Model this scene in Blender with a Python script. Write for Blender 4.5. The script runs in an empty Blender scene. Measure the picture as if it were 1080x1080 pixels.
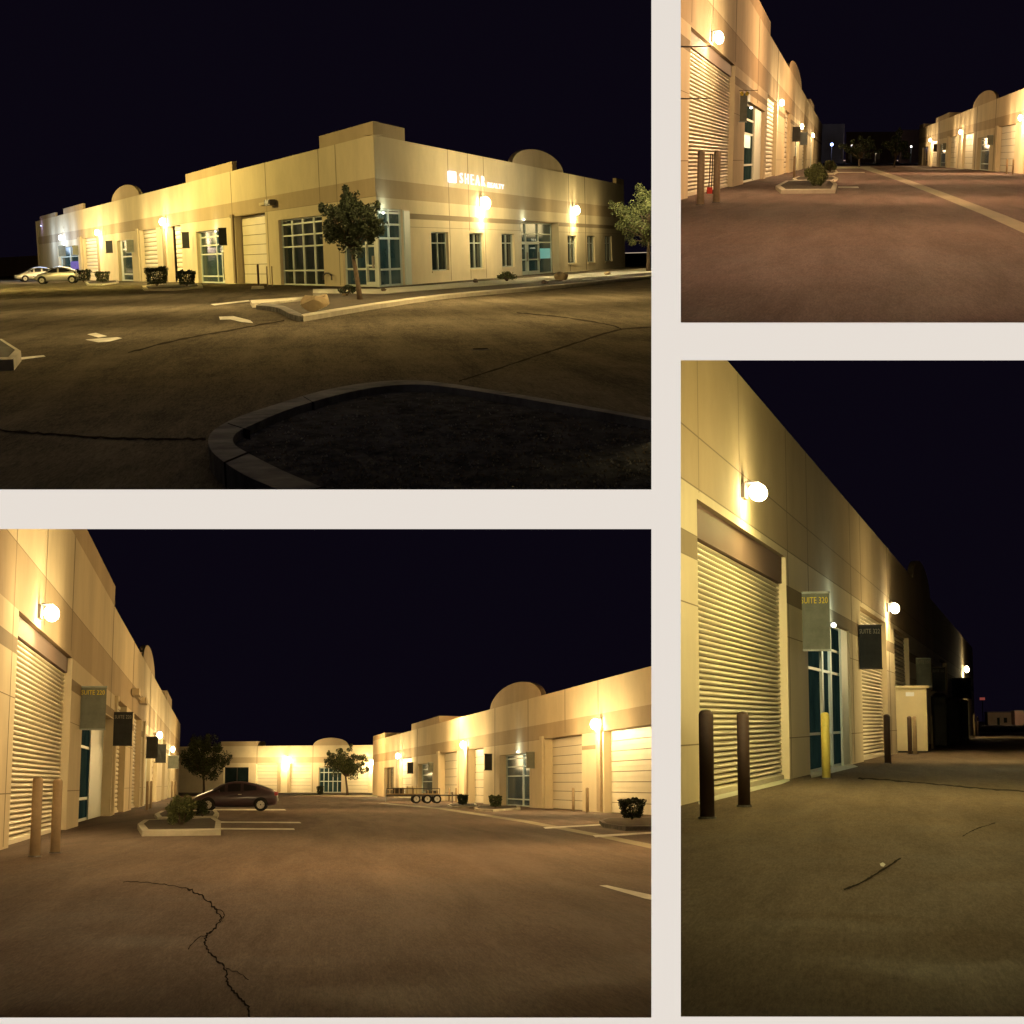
import bpy, bmesh, math, random
from mathutils import Vector, Matrix
random.seed(7)
SC = bpy.context.scene
COL = SC.collection
# ------------------------------------------------------------------ camera, sky, added board light, exposure
F = 1800.0            # focal length in photograph pixels (photo is 1080 wide)
D = 7.0               # distance of the cream board
EXPO = 2.0
cam_d = bpy.data.cameras.new('camera'); cam = bpy.data.objects.new('camera', cam_d); COL.objects.link(cam)
cam_d.sensor_width = 36; cam_d.lens = 36 * F / 1080; cam_d.clip_start = 0.1; cam_d.clip_end = 6000
cam.rotation_euler = (math.radians(90), 0, 0)
SC.camera = cam
world = bpy.data.worlds.new('World'); SC.world = world; world.use_nodes = True
bg = world.node_tree.nodes['Background']
bg.inputs[0].default_value = (0.50, 0.33, 0.88, 1); bg.inputs[1].default_value = 0.0015
board_light_d = bpy.data.lights.new('board_light', 'SUN'); board_light_d.energy = 5.0; board_light_d.angle = math.radians(0.5); board_light_d.color = (1.0, 0.935, 0.865)  # added light that rakes the cream board evenly, not a real sun
board_light = bpy.data.objects.new('board_light', board_light_d); COL.objects.link(board_light)
GRAZE = math.radians(9.0)
board_light.rotation_euler = Vector((0, math.sin(GRAZE), -math.cos(GRAZE))).to_track_quat('-Z', 'Y').to_euler()
SC.view_settings.view_transform = 'Standard'; SC.view_settings.look = 'None'
SC.view_settings.exposure = EXPO; SC.view_settings.gamma = 1.0; SC.view_settings.use_curve_mapping = False
SC.cycles.max_bounces = 5; SC.cycles.diffuse_bounces = 3; SC.cycles.glossy_bounces = 3
SC.cycles.sample_clamp_indirect = 3.0
SC.cycles.caustics_reflective = False; SC.cycles.caustics_refractive = False

# ------------------------------------------------------------------ materials
def mat(name, col, rough=0.8, spec=0.3, var=0.0, scale=1.0, metal=0.0, emit=None, es=0.0, bump=0.0, bscale=20.0,
        stretch=(1, 1, 1), rvar=0.0, coat=0.0):
    m = bpy.data.materials.new(name); m.use_nodes = True
    nt = m.node_tree; b = nt.nodes['Principled BSDF']
    b.inputs['Base Color'].default_value = (*col, 1)
    b.inputs['Roughness'].default_value = rough
    b.inputs['Specular IOR Level'].default_value = spec
    b.inputs['Metallic'].default_value = metal
    if coat: b.inputs['Coat Weight'].default_value = coat
    if emit:
        b.inputs['Emission Color'].default_value = (*emit, 1); b.inputs['Emission Strength'].default_value = es
    if var or bump or rvar:
        tc = nt.nodes.new('ShaderNodeTexCoord'); mp = nt.nodes.new('ShaderNodeMapping')
        mp.inputs['Scale'].default_value = stretch
        nt.links.new(tc.outputs['Object'], mp.inputs[0])
    if var or rvar:
        n = nt.nodes.new('ShaderNodeTexNoise'); n.inputs['Scale'].default_value = scale
        n.inputs['Detail'].default_value = 9; n.inputs['Roughness'].default_value = 0.68
        nt.links.new(mp.outputs[0], n.inputs['Vector'])
    if var:
        r = nt.nodes.new('ShaderNodeValToRGB')
        r.color_ramp.elements[0].position = 0.3; r.color_ramp.elements[1].position = 0.7
        r.color_ramp.elements[0].color = tuple(c * (1 - var) for c in col) + (1,)
        r.color_ramp.elements[1].color = tuple(min(1, c * (1 + var)) for c in col) + (1,)
        nt.links.new(n.outputs['Fac'], r.inputs[0]); nt.links.new(r.outputs[0], b.inputs['Base Color'])
    if rvar:
        mr = nt.nodes.new('ShaderNodeMapRange')
        mr.inputs['From Min'].default_value = 0.3; mr.inputs['From Max'].default_value = 0.7
        mr.inputs['To Min'].default_value = rough - rvar; mr.inputs['To Max'].default_value = rough + rvar
        nt.links.new(n.outputs['Fac'], mr.inputs[0]); nt.links.new(mr.outputs[0], b.inputs['Roughness'])
    if bump:
        n2 = nt.nodes.new('ShaderNodeTexNoise'); n2.inputs['Scale'].default_value = bscale; n2.inputs['Detail'].default_value = 4
        nt.links.new(mp.outputs[0], n2.inputs['Vector'])
        bp = nt.nodes.new('ShaderNodeBump'); bp.inputs['Strength'].default_value = bump; bp.inputs['Distance'].default_value = 0.02
        nt.links.new(n2.outputs['Fac'], bp.inputs['Height']); nt.links.new(bp.outputs[0], b.inputs['Normal'])
    return m

def asphalt(name, c1, c2, rough, spec, stretch, streak=0.0):
    """worn asphalt: broad mottling, fine grit, faint tyre sweeps"""
    m = bpy.data.materials.new(name); m.use_nodes = True
    nt = m.node_tree; N = nt.nodes; L = nt.links; b = N['Principled BSDF']
    tc = N.new('ShaderNodeTexCoord'); mp = N.new('ShaderNodeMapping'); mp.inputs['Scale'].default_value = stretch
    L.new(tc.outputs['Object'], mp.inputs[0])
    def noise(s, d, r=0.6, v=None, dist=0.0):
        n = N.new('ShaderNodeTexNoise'); n.inputs['Scale'].default_value = s; n.inputs['Detail'].default_value = d
        n.inputs['Roughness'].default_value = r; n.inputs['Distortion'].default_value = dist
        L.new((v or mp).outputs[0], n.inputs['Vector']); return n
    big = noise(0.35, 6, 0.6, dist=0.6); grit = noise(3.2, 7, 0.95)
    mp2 = N.new('ShaderNodeMapping'); mp2.inputs['Scale'].default_value = (stretch[0] * 0.22, stretch[1] * 2.2, 1)
    mp2.inputs['Rotation'].default_value = (0, 0, 0.25)
    L.new(tc.outputs['Object'], mp2.inputs[0]); sw = noise(0.8, 7, 0.65, mp2, 0.4)
    def mix(a, bb, f):
        x = N.new('ShaderNodeMath'); x.operation = 'MULTIPLY'; x.inputs[1].default_value = f; L.new(bb, x.inputs[0])
        y = N.new('ShaderNodeMath'); y.operation = 'ADD'; L.new(a, y.inputs[0]); L.new(x.outputs[0], y.inputs[1]); return y.outputs[0]
    fine = noise(12.0, 4, 0.95)
    s = mix(mix(mix(big.outputs['Fac'], grit.outputs['Fac'], 1.5), sw.outputs['Fac'], 0.45), fine.outputs['Fac'], 1.5)
    mr = N.new('ShaderNodeMapRange'); mr.inputs['From Min'].default_value = 1.93; mr.inputs['From Max'].default_value = 2.52
    L.new(s, mr.inputs[0])
    cr = N.new('ShaderNodeMix'); cr.data_type = 'RGBA'; cr.inputs[6].default_value = (*c1, 1); cr.inputs[7].default_value = (*c2, 1)
    L.new(mr.outputs[0], cr.inputs[0]); L.new(cr.outputs[2], b.inputs['Base Color'])
    rr = N.new('ShaderNodeMapRange'); rr.inputs['From Min'].default_value = 0.35; rr.inputs['From Max'].default_value = 0.65
    rr.inputs['To Min'].default_value = rough - 0.13; rr.inputs['To Max'].default_value = rough + 0.13
    L.new(sw.outputs['Fac'], rr.inputs[0]); L.new(rr.outputs[0], b.inputs['Roughness'])
    b.inputs['Specular IOR Level'].default_value = spec
    bp = N.new('ShaderNodeBump'); bp.inputs['Strength'].default_value = 0.25; bp.inputs['Distance'].default_value = 0.003
    L.new(fine.outputs['Fac'], bp.inputs['Height']); L.new(bp.outputs[0], b.inputs['Normal'])
    return m

M = {}
M['cream'] = mat('cream paint', (0.80, 0.785, 0.765), 0.95, 0.0)
M['black'] = mat('black felt', (0.003, 0.003, 0.003), 1.0, 0.0)
ST = (0.8, 0.8, 3.0)
M['wall_light'] = mat('pale tan stucco', (0.62, 0.53, 0.36), 0.9, 0.15, 0.15, 0.5, bump=0.25, bscale=5, stretch=(.5, 1, .3))
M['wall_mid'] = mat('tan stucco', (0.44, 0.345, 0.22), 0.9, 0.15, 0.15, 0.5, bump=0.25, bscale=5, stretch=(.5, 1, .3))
M['wall_dark'] = mat('brown tan stucco stripe', (0.28, 0.22, 0.14), 0.9, 0.15, 0.10, 0.22)
M['joint'] = mat('joint sealant', (0.25, 0.20, 0.13), 0.9, 0.1)
M['roof'] = mat('roof felt', (0.10, 0.09, 0.08), 0.95, 0.1)
M['shutter'] = mat('cream enamelled steel', (0.68, 0.61, 0.45), 0.5, 0.4, 0.06, 0.6)
M['shutter_gap'] = mat('shutter shadow gap', (0.20, 0.17, 0.11), 0.8, 0.2)  # dark colour put in for the shade between slats
M['drum'] = mat('brown shutter hood', (0.16, 0.10, 0.075), 0.7, 0.3)
M['frame'] = mat('pale green white aluminium', (0.55, 0.60, 0.52), 0.45, 0.4)
M['frame_dim'] = mat('grey aluminium', (0.30, 0.33, 0.30), 0.45, 0.4)
M['glass'] = mat('dark night glass', (0.012, 0.020, 0.020), 0.14, 0.04, 0.5, 0.5)
M['glass_lit'] = mat('glass with painted office glow', (0.022, 0.042, 0.038), 0.14, 0.04, 0.6, 0.45, emit=(0.25, 0.6, 0.5), es=0.004)  # opaque pane, office light put in as faint emission
M['glass_in'] = mat('mottled glass with painted office glow', (0.020, 0.034, 0.030), 0.3, 0.0, 0.75, 0.6, emit=(0.25, 0.6, 0.5), es=0.0035)  # opaque pane, interior imitated by mottled colour and faint emission
M['glass_blue'] = mat('violet lit window', (0.1, 0.08, 0.2), 0.2, 0.5, emit=(0.35, 0.25, 0.9), es=0.09)
M['screen'] = mat('teal window screen', (0.1, 0.3, 0.3), 0.3, 0.5, emit=(0.3, 0.85, 0.75), es=0.07)
M['bronze'] = mat('dark bronze metal', (0.05, 0.04, 0.03), 0.5, 0.4)
M['post'] = mat('tan painted steel', (0.36, 0.27, 0.16), 0.65, 0.3, 0.15, 6)
M['post_yellow'] = mat('yellow painted steel', (0.62, 0.52, 0.12), 0.55, 0.3, 0.12, 6)
M['post_brown'] = mat('brown painted steel', (0.075, 0.045, 0.03), 0.6, 0.3, 0.15, 6)  # brown made darker, backlit shade put into the colour
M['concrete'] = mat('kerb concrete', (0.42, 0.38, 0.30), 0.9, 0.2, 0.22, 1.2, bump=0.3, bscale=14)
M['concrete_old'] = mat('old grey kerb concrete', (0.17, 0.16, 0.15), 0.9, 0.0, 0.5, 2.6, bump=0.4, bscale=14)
M['pave'] = mat('pavement concrete', (0.44, 0.42, 0.34), 0.9, 0.2, 0.16, 0.5, stretch=(1, .3, 1))
M['gutter'] = mat('gutter concrete', (0.27, 0.235, 0.16), 0.85, 0.25, 0.25, 0.5, stretch=(1, .2, 1))
M['paint'] = mat('worn white road paint', (0.55, 0.52, 0.45), 0.8, 0.3, 0.35, 2.2, stretch=(1, .3, 1))
M['soil'] = mat('planting soil', (0.06, 0.047, 0.033), 0.97, 0.1, 0.5, 2.5, bump=0.6, bscale=9)
M['gravel'] = mat('dark gravel', (0.04, 0.038, 0.040), 0.95, 0.0, 0.9, 7.0, bump=0.9, bscale=16, stretch=(1, .45, 1))
M['crack'] = mat('dark crack filler', (0.022, 0.017, 0.014), 0.9, 0.0)
M['crack_soft'] = mat('asphalt seam', (0.038, 0.031, 0.023), 0.9, 0.0)
M['leaf_dark'] = mat('dark leaf', (0.018, 0.024, 0.009), 0.75, 0.25, 0.5, 3.0)
M['leaf_mid'] = mat('mid leaf', (0.06, 0.072, 0.022), 0.75, 0.25, 0.5, 3.0)
M['leaf_pale'] = mat('pale olive leaf', (0.13, 0.14, 0.05), 0.75, 0.25, 0.4, 2.0)
M['bark'] = mat('bark', (0.09, 0.065, 0.045), 0.9, 0.1, 0.3, 8)
M['rock'] = mat('sandstone boulder', (0.40, 0.31, 0.19), 0.95, 0.1, 0.25, 1.8, bump=0.5, bscale=5)
M['banner'] = mat('grey green banner cloth', (0.17, 0.18, 0.145), 0.85, 0.2, 0.2, 3)
M['banner_dark'] = mat('dark banner cloth', (0.045, 0.048, 0.048), 0.85, 0.2, 0.2, 3)
M['yellow_text'] = mat('yellow lettering', (0.80, 0.62, 0.04), 0.6, 0.2)
M['grey_text'] = mat('grey lettering', (0.36, 0.34, 0.28), 0.6, 0.2)
M['lit_text'] = mat('backlit white pink letters', (0.9, 0.8, 0.85), 0.5, 0.2, emit=(1.0, 0.70, 0.82), es=0.26)
M['lit_square'] = mat('backlit lilac square', (0.9, 0.8, 0.9), 0.5, 0.2, emit=(0.92, 0.80, 1.0), es=0.5)
M['small_text'] = mat('white vinyl lettering', (0.8, 0.8, 0.75), 0.5, 0.2, emit=(0.8, 1, .9), es=0.03)  # lettering given a faint glow of its own, though it is no lamp
M['car_purple'] = mat('dark plum car paint', (0.045, 0.026, 0.032), 0.38, 0.4, coat=0.25)
M['car_silver'] = mat('silver car paint', (0.50, 0.48, 0.43), 0.3, 0.5, metal=0.35, coat=0.6)
M['car_glass'] = mat('car window glass', (0.010, 0.010, 0.012), 0.3, 0.3)
M['tyre'] = mat('tyre rubber', (0.015, 0.014, 0.013), 0.85, 0.2)
M['rim'] = mat('alloy rim', (0.42, 0.40, 0.36), 0.35, 0.5, metal=0.5)
M['tail'] = mat('red lamp lens', (0.30, 0.012, 0.01), 0.3, 0.5)
M['head'] = mat('clear lamp lens', (0.5, 0.5, 0.46), 0.2, 0.5)
M['steel'] = mat('grey steel', (0.30, 0.27, 0.22), 0.5, 0.4, metal=0.3)
M['wood'] = mat('trailer boards', (0.40, 0.28, 0.14), 0.85, 0.2, 0.25, 4)
M['cabinet'] = mat('cream steel cabinet', (0.66, 0.58, 0.36), 0.55, 0.3, 0.06, 1.5)
M['red'] = mat('red painted steel', (0.45, 0.03, 0.02), 0.5, 0.4)
M['far_wall'] = mat('distant block wall', (0.17, 0.11, 0.085), 0.95, 0.1, 0.2, 0.3)
M['far_pale'] = mat('distant pale wall', (0.30, 0.24, 0.17), 0.95, 0.1, 0.2, 0.3)
M['yellow_plastic'] = mat('yellow plastic', (0.65, 0.5, 0.08), 0.5, 0.3)
def emis(name, col, s):
    return mat(name, (0.8, 0.8, 0.8), 0.5, 0.2, emit=col, es=s)
M['lens'] = emis('warm lamp lens', (1.0, 0.80, 0.45), 12.0)
M['lens_cool'] = emis('cool lamp lens', (0.72, 0.82, 1.0), 12.0)
M['lens_small'] = emis('small bright lamp', (0.95, 1.0, 0.9), 3.0)
M['lens_blue'] = emis('blue lamp lens', (0.30, 0.42, 1.0), 2.2)
M['lens_dim'] = emis('dim warm lamp lens', (1.0, 0.75, 0.45), 0.35)

# ------------------------------------------------------------------ mesh collector
class MB:
    def __init__(s): s.v = []; s.f = []; s.m = []; s.smooth = False
    def quad(s, pts, mi=0):
        k = len(s.v); s.v += [tuple(p) for p in pts]; s.f.append(tuple(range(k, k + len(pts)))); s.m.append(mi)
    def box(s, x0, x1, y0, y1, z0, z1, mi=0):
        if x0 > x1: x0, x1 = x1, x0
        if y0 > y1: y0, y1 = y1, y0
        k = len(s.v)
        s.v += [(x0, y0, z0), (x1, y0, z0), (x1, y1, z0), (x0, y1, z0), (x0, y0, z1), (x1, y0, z1), (x1, y1, z1), (x0, y1, z1)]
        for q in ((0, 3, 2, 1), (4, 5, 6, 7), (0, 1, 5, 4), (1, 2, 6, 5), (2, 3, 7, 6), (3, 0, 4, 7)):
            s.f.append(tuple(k + i for i in q)); s.m.append(mi)
    def prism(s, base, top, mi=0, mt=None):
        n = len(base); k = len(s.v); s.v += [tuple(p) for p in base] + [tuple(p) for p in top]
        for i in range(n):
            j = (i + 1) % n; s.f.append((k + i, k + j, k + n + j, k + n + i)); s.m.append(mi)
        s.f.append(tuple(range(k + n - 1, k - 1, -1))); s.m.append(mi)
        s.f.append(tuple(range(k + n, k + 2 * n))); s.m.append(mi if mt is None else mt)
    def tube(s, path, radii, n=8, mi=0, cap=True):
        path = [Vector(p) for p in path]; rings = []
        for i, p in enumerate(path):
            a = path[max(0, i - 1)]; b = path[min(len(path) - 1, i + 1)]
            d = (b - a).normalized() if (b - a).length > 1e-6 else Vector((0, 0, 1))
            u = d.cross(Vector((0, 1, 0.1))).normalized() if abs(d.y) < 0.9 else d.cross(Vector((1, 0, 0))).normalized()
            w = d.cross(u); r = radii[i] if isinstance(radii, (list, tuple)) else radii
            k = len(s.v); rings.append(k)
            for j in range(n):
                t = 2 * math.pi * j / n; s.v.append(tuple(p + u * math.cos(t) * r + w * math.sin(t) * r))
        for a, b in zip(rings, rings[1:]):
            for j in range(n):
                j2 = (j + 1) % n; s.f.append((a + j, b + j, b + j2, a + j2)); s.m.append(mi)
        if cap:
            s.f.append(tuple(rings[0] + j for j in range(n))); s.m.append(mi)
            s.f.append(tuple(rings[-1] + j for j in range(n - 1, -1, -1))); s.m.append(mi)
    def build(s, name, mats, parent=None, mtx=None):
        me = bpy.data.meshes.new(name); me.from_pydata(s.v, [], s.f)
        if not isinstance(mats, (list, tuple)): mats = [mats]
        for q in mats: me.materials.append(M[q] if isinstance(q, str) else q)
        me.polygons.foreach_set('material_index', s.m)
        if s.smooth: me.polygons.foreach_set('use_smooth', [True] * len(me.polygons))
        me.update()
        o = bpy.data.objects.new(name, me); COL.objects.link(o)
        if parent is not None: o.parent = parent
        if mtx is not None: o.matrix_basis = mtx
        ALL.append(o)
        return o
ALL = []
def tag(o, label=None, cat=None, group=None, kind=None):
    if label: o['label'] = label
    if cat: o['category'] = cat
    if group: o['group'] = group
    if kind: o['kind'] = kind
    return o
def empty(name, mtx, label=None, cat=None, group=None):
    o = bpy.data.objects.new(name, None); COL.objects.link(o); o.empty_display_size = 0.3
    o.matrix_basis = mtx; tag(o, label, cat, group); ALL.append(o); return o

def cray(px, py): return Vector((px - 540, F, 540 - py))

class Panel:
    def __init__(s, rect, cx, hy, slope=0.0, h=1.35, margins=(6, 6, 6, 6)):
        s.rect = rect; s.h = h; s.mg = margins
        a = cray(cx, hy); b = cray(cx + 1, hy + slope)
        up = b.cross(a).normalized()
        if up.z < 0: up = -up
        fwd = a.normalized(); r = fwd.cross(up).normalized()
        R = Matrix((r, fwd, up)).transposed().to_4x4()
        s.M = R @ Matrix.Translation((0, 0, -h)); s.R = R; s.start = len(ALL)
    def ray(s, px, py): return (s.R.to_3x3().transposed() @ cray(px, py))
    def g(s, px, py, z=0.0):
        d = s.ray(px, py)
        if d.z > -2e-1 and z < s.h: d.z = -2e-1
        t = (z - s.h) / d.z; return Vector((0, 0, s.h)) + d * t
    def scale(s, p): return (s.M @ p).y / F          # metres per photo pixel at local point
    def at(s, px, py, Y):                            # point on the pixel's ray at local depth Y
        d = s.ray(px, py); return Vector((0, 0, s.h)) + d * (Y / d.y)
    def T(s, p, rz=0.0): return s.M @ Matrix.Translation(p) @ Matrix.Rotation(rz, 4, 'Z')
    def finish(s):
        """cut everything that would run through the dividers between the four views"""
        x0, y0, x1, y1 = s.rect; ml, mt, mr, mb = s.mg
        x0 -= ml; x1 += mr; y0 -= mt; y1 += mb
        planes = [(cray(x0, 0).cross(cray(x0, 100))), (cray(x1, 100).cross(cray(x1, 0))),
                  (cray(100, y0).cross(cray(0, y0))), (cray(0, y1).cross(cray(100, y1)))]
        inside = cray((x0 + x1) / 2, (y0 + y1) / 2)
        planes = [(p if p.dot(inside) > 0 else -p).normalized() for p in planes]
        planes = [(p, 0.0) for p in planes] + [(Vector((0, 1, 0)), -(D + 0.06))]
        bpy.context.view_layer.update()
        dead = set()
        for o in list(ALL[s.start:]):
            if o.type != 'MESH': continue
            mw = o.matrix_world; vs = [mw @ v.co for v in o.data.vertices]
            cut = [(n, c) for n, c in planes if any(n.dot(v) + c < 0 for v in vs)]
            if any(all(n.dot(v) + c < 0 for v in vs) for n, c in cut):
                dead.add(o); continue
            if not cut: continue
            if o.data.users > 1: o.data = o.data.copy()
            bm = bmesh.new(); bm.from_mesh(o.data); inv = mw.inverted(); R3 = mw.to_3x3().transposed()
            for n, c in cut:
                co = inv @ (n * -c); no = (R3 @ n).normalized()
                bmesh.ops.bisect_plane(bm, geom=bm.verts[:] + bm.edges[:] + bm.faces[:], plane_co=co, plane_no=no, clear_inner=True)
            if len(bm.faces) == 0: dead.add(o)
            bm.to_mesh(o.data); bm.free()
        for o in dead:
            kids = [c for c in ALL if c.parent == o]
            for c in kids:
                if c not in dead: c.parent = o.parent
        for o in dead:
            ALL.remove(o); bpy.data.objects.remove(o)
        for o in list(ALL[s.start:]):
            if o.type == 'EMPTY' and not any(c.parent == o for c in ALL):
                ALL.remove(o); bpy.data.objects.remove(o)

class Wall:
    """a facade line: x along (left to right seen from outside), y inward, z up"""
    def __init__(s, P, a, b, A=None):
        s.P = P; s.A = A if A is not None else P.g(*a); s.B = P.g(*b)
        d = (s.B - s.A); s.L = d.length; d.normalize(); y = Vector((0, 0, 1)).cross(d)
        R = Matrix((d, y, Vector((0, 0, 1)))).transposed().to_4x4()
        s.loc = Matrix.Translation(s.A) @ R; s.W = P.M @ s.loc
    def S(s, px, z=2.0, y=0.0):
        n = cray(px, 0).cross(cray(px, 1000)); p0 = s.W @ Vector((0, y, z)); p1 = s.W @ Vector((1, y, z))
        a = n.dot(p0); b = n.dot(p1) - a; return -a / b
    def SZ(s, px, py, y=0.0):
        inv = s.W.inverted(); o = inv @ Vector((0, 0, 0)); d = inv.to_3x3() @ cray(px, py)
        t = (y - o.y) / d.y; p = o + d * t; return p.x, p.z
    def depth(s, px, z=2.0, y=0.0):
        return (s.loc @ Vector((s.S(px, z, y), y, z))).y
    def w(s, px, z=2.0): return abs(s.S(px + .5, z) - s.S(px - .5, z))   # metres along the wall per pixel

def facade(W, root, H, x0, x1, feats, bands, joints=(), parapets=(), arches=(), hj=(), th=0.5, s0=None, s1=None, rel=None, back=12.0, shell=False, trim=0.0, roof=True):
    """wall with openings, doors and glazing; feats: dicts with x0,x1 (photo pixels), z0,z1, kind"""
    a = W.S(x0) if s0 is None else s0; b = W.S(x1) if s1 is None else s1
    hs = []
    for f in feats:
        zm = (f.get('z0', 0) + f['z1']) / 2
        f['s0'] = max(a, W.S(f['x0'], zm)) if f.get('x0') is not None else a
        f['s1'] = min(b, W.S(f['x1'], zm)) if f.get('x1') is not None else b
        f['g0'] = trim if (f.get('x0') is None and trim) else 0.0; f['g1'] = trim if (f.get('x1') is None and trim) else 0.0
        hs.append((f['s0'], f['s1'], f.get('z0', 0.0), f['z1']))
    zs = sorted(set([0.0, H] + [q for h in hs for q in h[2:]] + [z for z, _ in bands if z < H]))
    ss = sorted(set([a, b] + [q for h in hs for q in h[:2]]))
    def solid(i, k):
        if i < 0 or k < 0 or i >= len(ss) - 1 or k >= len(zs) - 1: return False
        sm = (ss[i] + ss[i + 1]) / 2; zm = (zs[k] + zs[k + 1]) / 2
        return not any(h[0] < sm < h[1] and h[2] < zm < h[3] for h in hs)
    def mi(k):
        zm = (zs[k] + zs[k + 1]) / 2; r = 0
        for z, q in bands:
            if zm > z: r = q
        return r
    mb = MB()
    for i in range(len(ss) - 1):
        for k in range(len(zs) - 1):
            if not solid(i, k): continue
            u0, u1, v0, v1 = ss[i], ss[i + 1], zs[k], zs[k + 1]; q = mi(k)
            mb.quad([(u0, 0, v0), (u1, 0, v0), (u1, 0, v1), (u0, 0, v1)], q)
            if not shell: mb.quad([(u1, th, v0), (u0, th, v0), (u0, th, v1), (u1, th, v1)], q)
            if not solid(i - 1, k) and not (shell and i == 0): mb.quad([(u0, th, v0), (u0, 0, v0), (u0, 0, v1), (u0, th, v1)], 0)
            if not solid(i + 1, k) and not (shell and i == len(ss) - 2): mb.quad([(u1, 0, v0), (u1, th, v0), (u1, th, v1), (u1, 0, v1)], 0)
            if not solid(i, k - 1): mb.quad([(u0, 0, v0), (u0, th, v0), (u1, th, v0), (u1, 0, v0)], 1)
            if not solid(i, k + 1): mb.quad([(u0, 0, v1), (u1, 0, v1), (u1, th, v1), (u0, th, v1)], 0)
    def blocked(s, z):
        return any(h[0] - .02 < s < h[1] + .02 and h[2] - .02 < z < h[3] + .02 for h in hs)
    for jx in joints:                                   # vertical panel joints
        s = W.S(jx, H * .7); w = max(0.010, W.w(jx) * 0.30); z = 0.05; st = 0.25
        run = None
        while z < H - 0.02:
            if not blocked(s, z):
                if run is None: run = z
            elif run is not None:
                mb.quad([(s - w, -.004, run), (s + w, -.004, run), (s + w, -.004, z - st), (s - w, -.004, z - st)], 3) if z - st > run else None
                run = None
            z += st
        if run is not None: mb.quad([(s - w, -.004, run), (s + w, -.004, run), (s + w, -.004, H), (s - w, -.004, H)], 3)
    for z, hgt in hj:                                   # horizontal joints
        for i in range(len(ss) - 1):
            sm = (ss[i] + ss[i + 1]) / 2
            if not any(h[0] < sm < h[1] and h[2] < z < h[3] for h in hs):
                mb.quad([(ss[i], -.003, z - hgt), (ss[i + 1], -.003, z - hgt), (ss[i + 1], -.003, z + hgt), (ss[i], -.003, z + hgt)], 3)
    rm = rel if rel is not None else Matrix.Identity(4)
    mb.build('wall', ['wall_light', 'wall_mid', 'wall_dark', 'joint'], root, rm)
    if roof: r = MB(); r.box(a + .1, b - .1, th, back, H - .45, H - .3); r.build('roof', 'roof', root, rm)
    for p in parapets:
        q0 = max(a, W.S(p[0], H)); q1 = min(b, W.S(p[1], H)) if p[1] is not None else b
        sb_ = p[3] if len(p) > 3 else 0.0; m = MB(); m.box(q0, q1, sb_, sb_ + 0.3, H - (.3 if sb_ else 0), p[2])
        if not shell: m.box(q0, q0 + .3, sb_ + 0.3, sb_ + 3.0, H - .2, p[2]); m.box(q1 - .3, q1, sb_ + 0.3, sb_ + 3.0, H - .2, p[2])
        m.build('parapet', 'wall_mid', root, rm)
    for p in arches:
        q0, q1 = W.S(p[0], H), W.S(p[1], H); c = (q0 + q1) / 2; rr = (q1 - q0) / 2; hh = p[2] - H; n = 28
        pts = [(c - rr * math.cos(math.pi * i / n), H - .1 + (hh + .1) * math.sin(math.pi * i / n)) for i in range(n + 1)]
        m = MB(); m.prism([(x, 0.35, z) for x, z in pts], [(x, 0.05, z) for x, z in pts]); m.build('arched_parapet', 'wall_mid', root, rm)
    for f in feats:
        k = f['kind']; rc = f.get('rc', 0.35); u0, u1, v0, v1 = f['s0'] + f['g0'] * rc, f['s1'] - f['g1'] * rc, f.get('z0', 0), f['z1']
        if k == 'shutter':
            n = f.get('n', 40); amp = f.get('amp', 0.05); top = v1 - f.get('hood', 0.0); m = MB()
            hgt = (top - 0.04) / n
            for i in range(n):
                z = 0.04 + hgt * i; pr = [(rc - .004, z + hgt * .16), (rc - amp * .75, z + hgt * .30), (rc - amp, z + hgt * .5), (rc - amp * .8, z + hgt * .76), (rc - amp * .1, z + hgt)]
                for (ya, za), (yb, zb) in zip(pr, pr[1:]): m.quad([(u0, ya, za), (u1, ya, za), (u1, yb, zb), (u0, yb, zb)])
                m.quad([(u0, rc, z), (u1, rc, z), (u1, rc - .004, z + hgt * .16), (u0, rc - .004, z + hgt * .16)], 1)
            d = m.build('roller_door', ['shutter', 'shutter_gap'], root, rm)
            h = MB(); h.box(u0, u1, rc - .10, rc + .03, 0.0, 0.10); h.build('bottom_rail', 'shutter', d)
            if f.get('hood'):
                h = MB(); h.box(u0 + .01, u1 - .01, rc - .14, rc + .05, top, v1 - .01); h.build('hood', 'drum', d)
        elif k == 'panel_door':
            n = f.get('n', 7); m = MB(); hgt = (v1 - 0.03) / n
            for i in range(n):
                z = 0.03 + i * hgt
                m.box(u0, u1, rc, rc + .05, z, z + hgt - .035 * v1 / 4)
                m.box(u0, u1, rc - .02, rc + .05, z + hgt * .45, z + hgt * .5)
            m.quad([(u0, rc + .04, 0), (u1, rc + .04, 0), (u1, rc + .04, v1), (u0, rc + .04, v1)], 1)
            m.build('sectional_door', ['shutter', 'shutter_gap'], root, rm)
        elif k == 'glass':
            fr = f.get('fm', 'frame'); g = MB(); g.quad([(u0, rc, v0), (u1, rc, v0), (u1, rc, v1), (u0, rc, v1)])
            gl = g.build('window', f.get('gm', 'glass'), root, rm)
            m = MB(); cw = f.get('cw', W.w(f['x0'] if f['x0'] is not None else f['x1']) * 0.7) / 2
            for c in f['cols']:
                s = u0 + (u1 - u0) * c; s = min(max(s, u0 + cw), u1 - cw); m.box(s - cw, s + cw, rc - .08, rc - .004, v0, v1)
            bh = f.get('bh', 0.045)
            edge = sorted(f['cols'])
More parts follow.
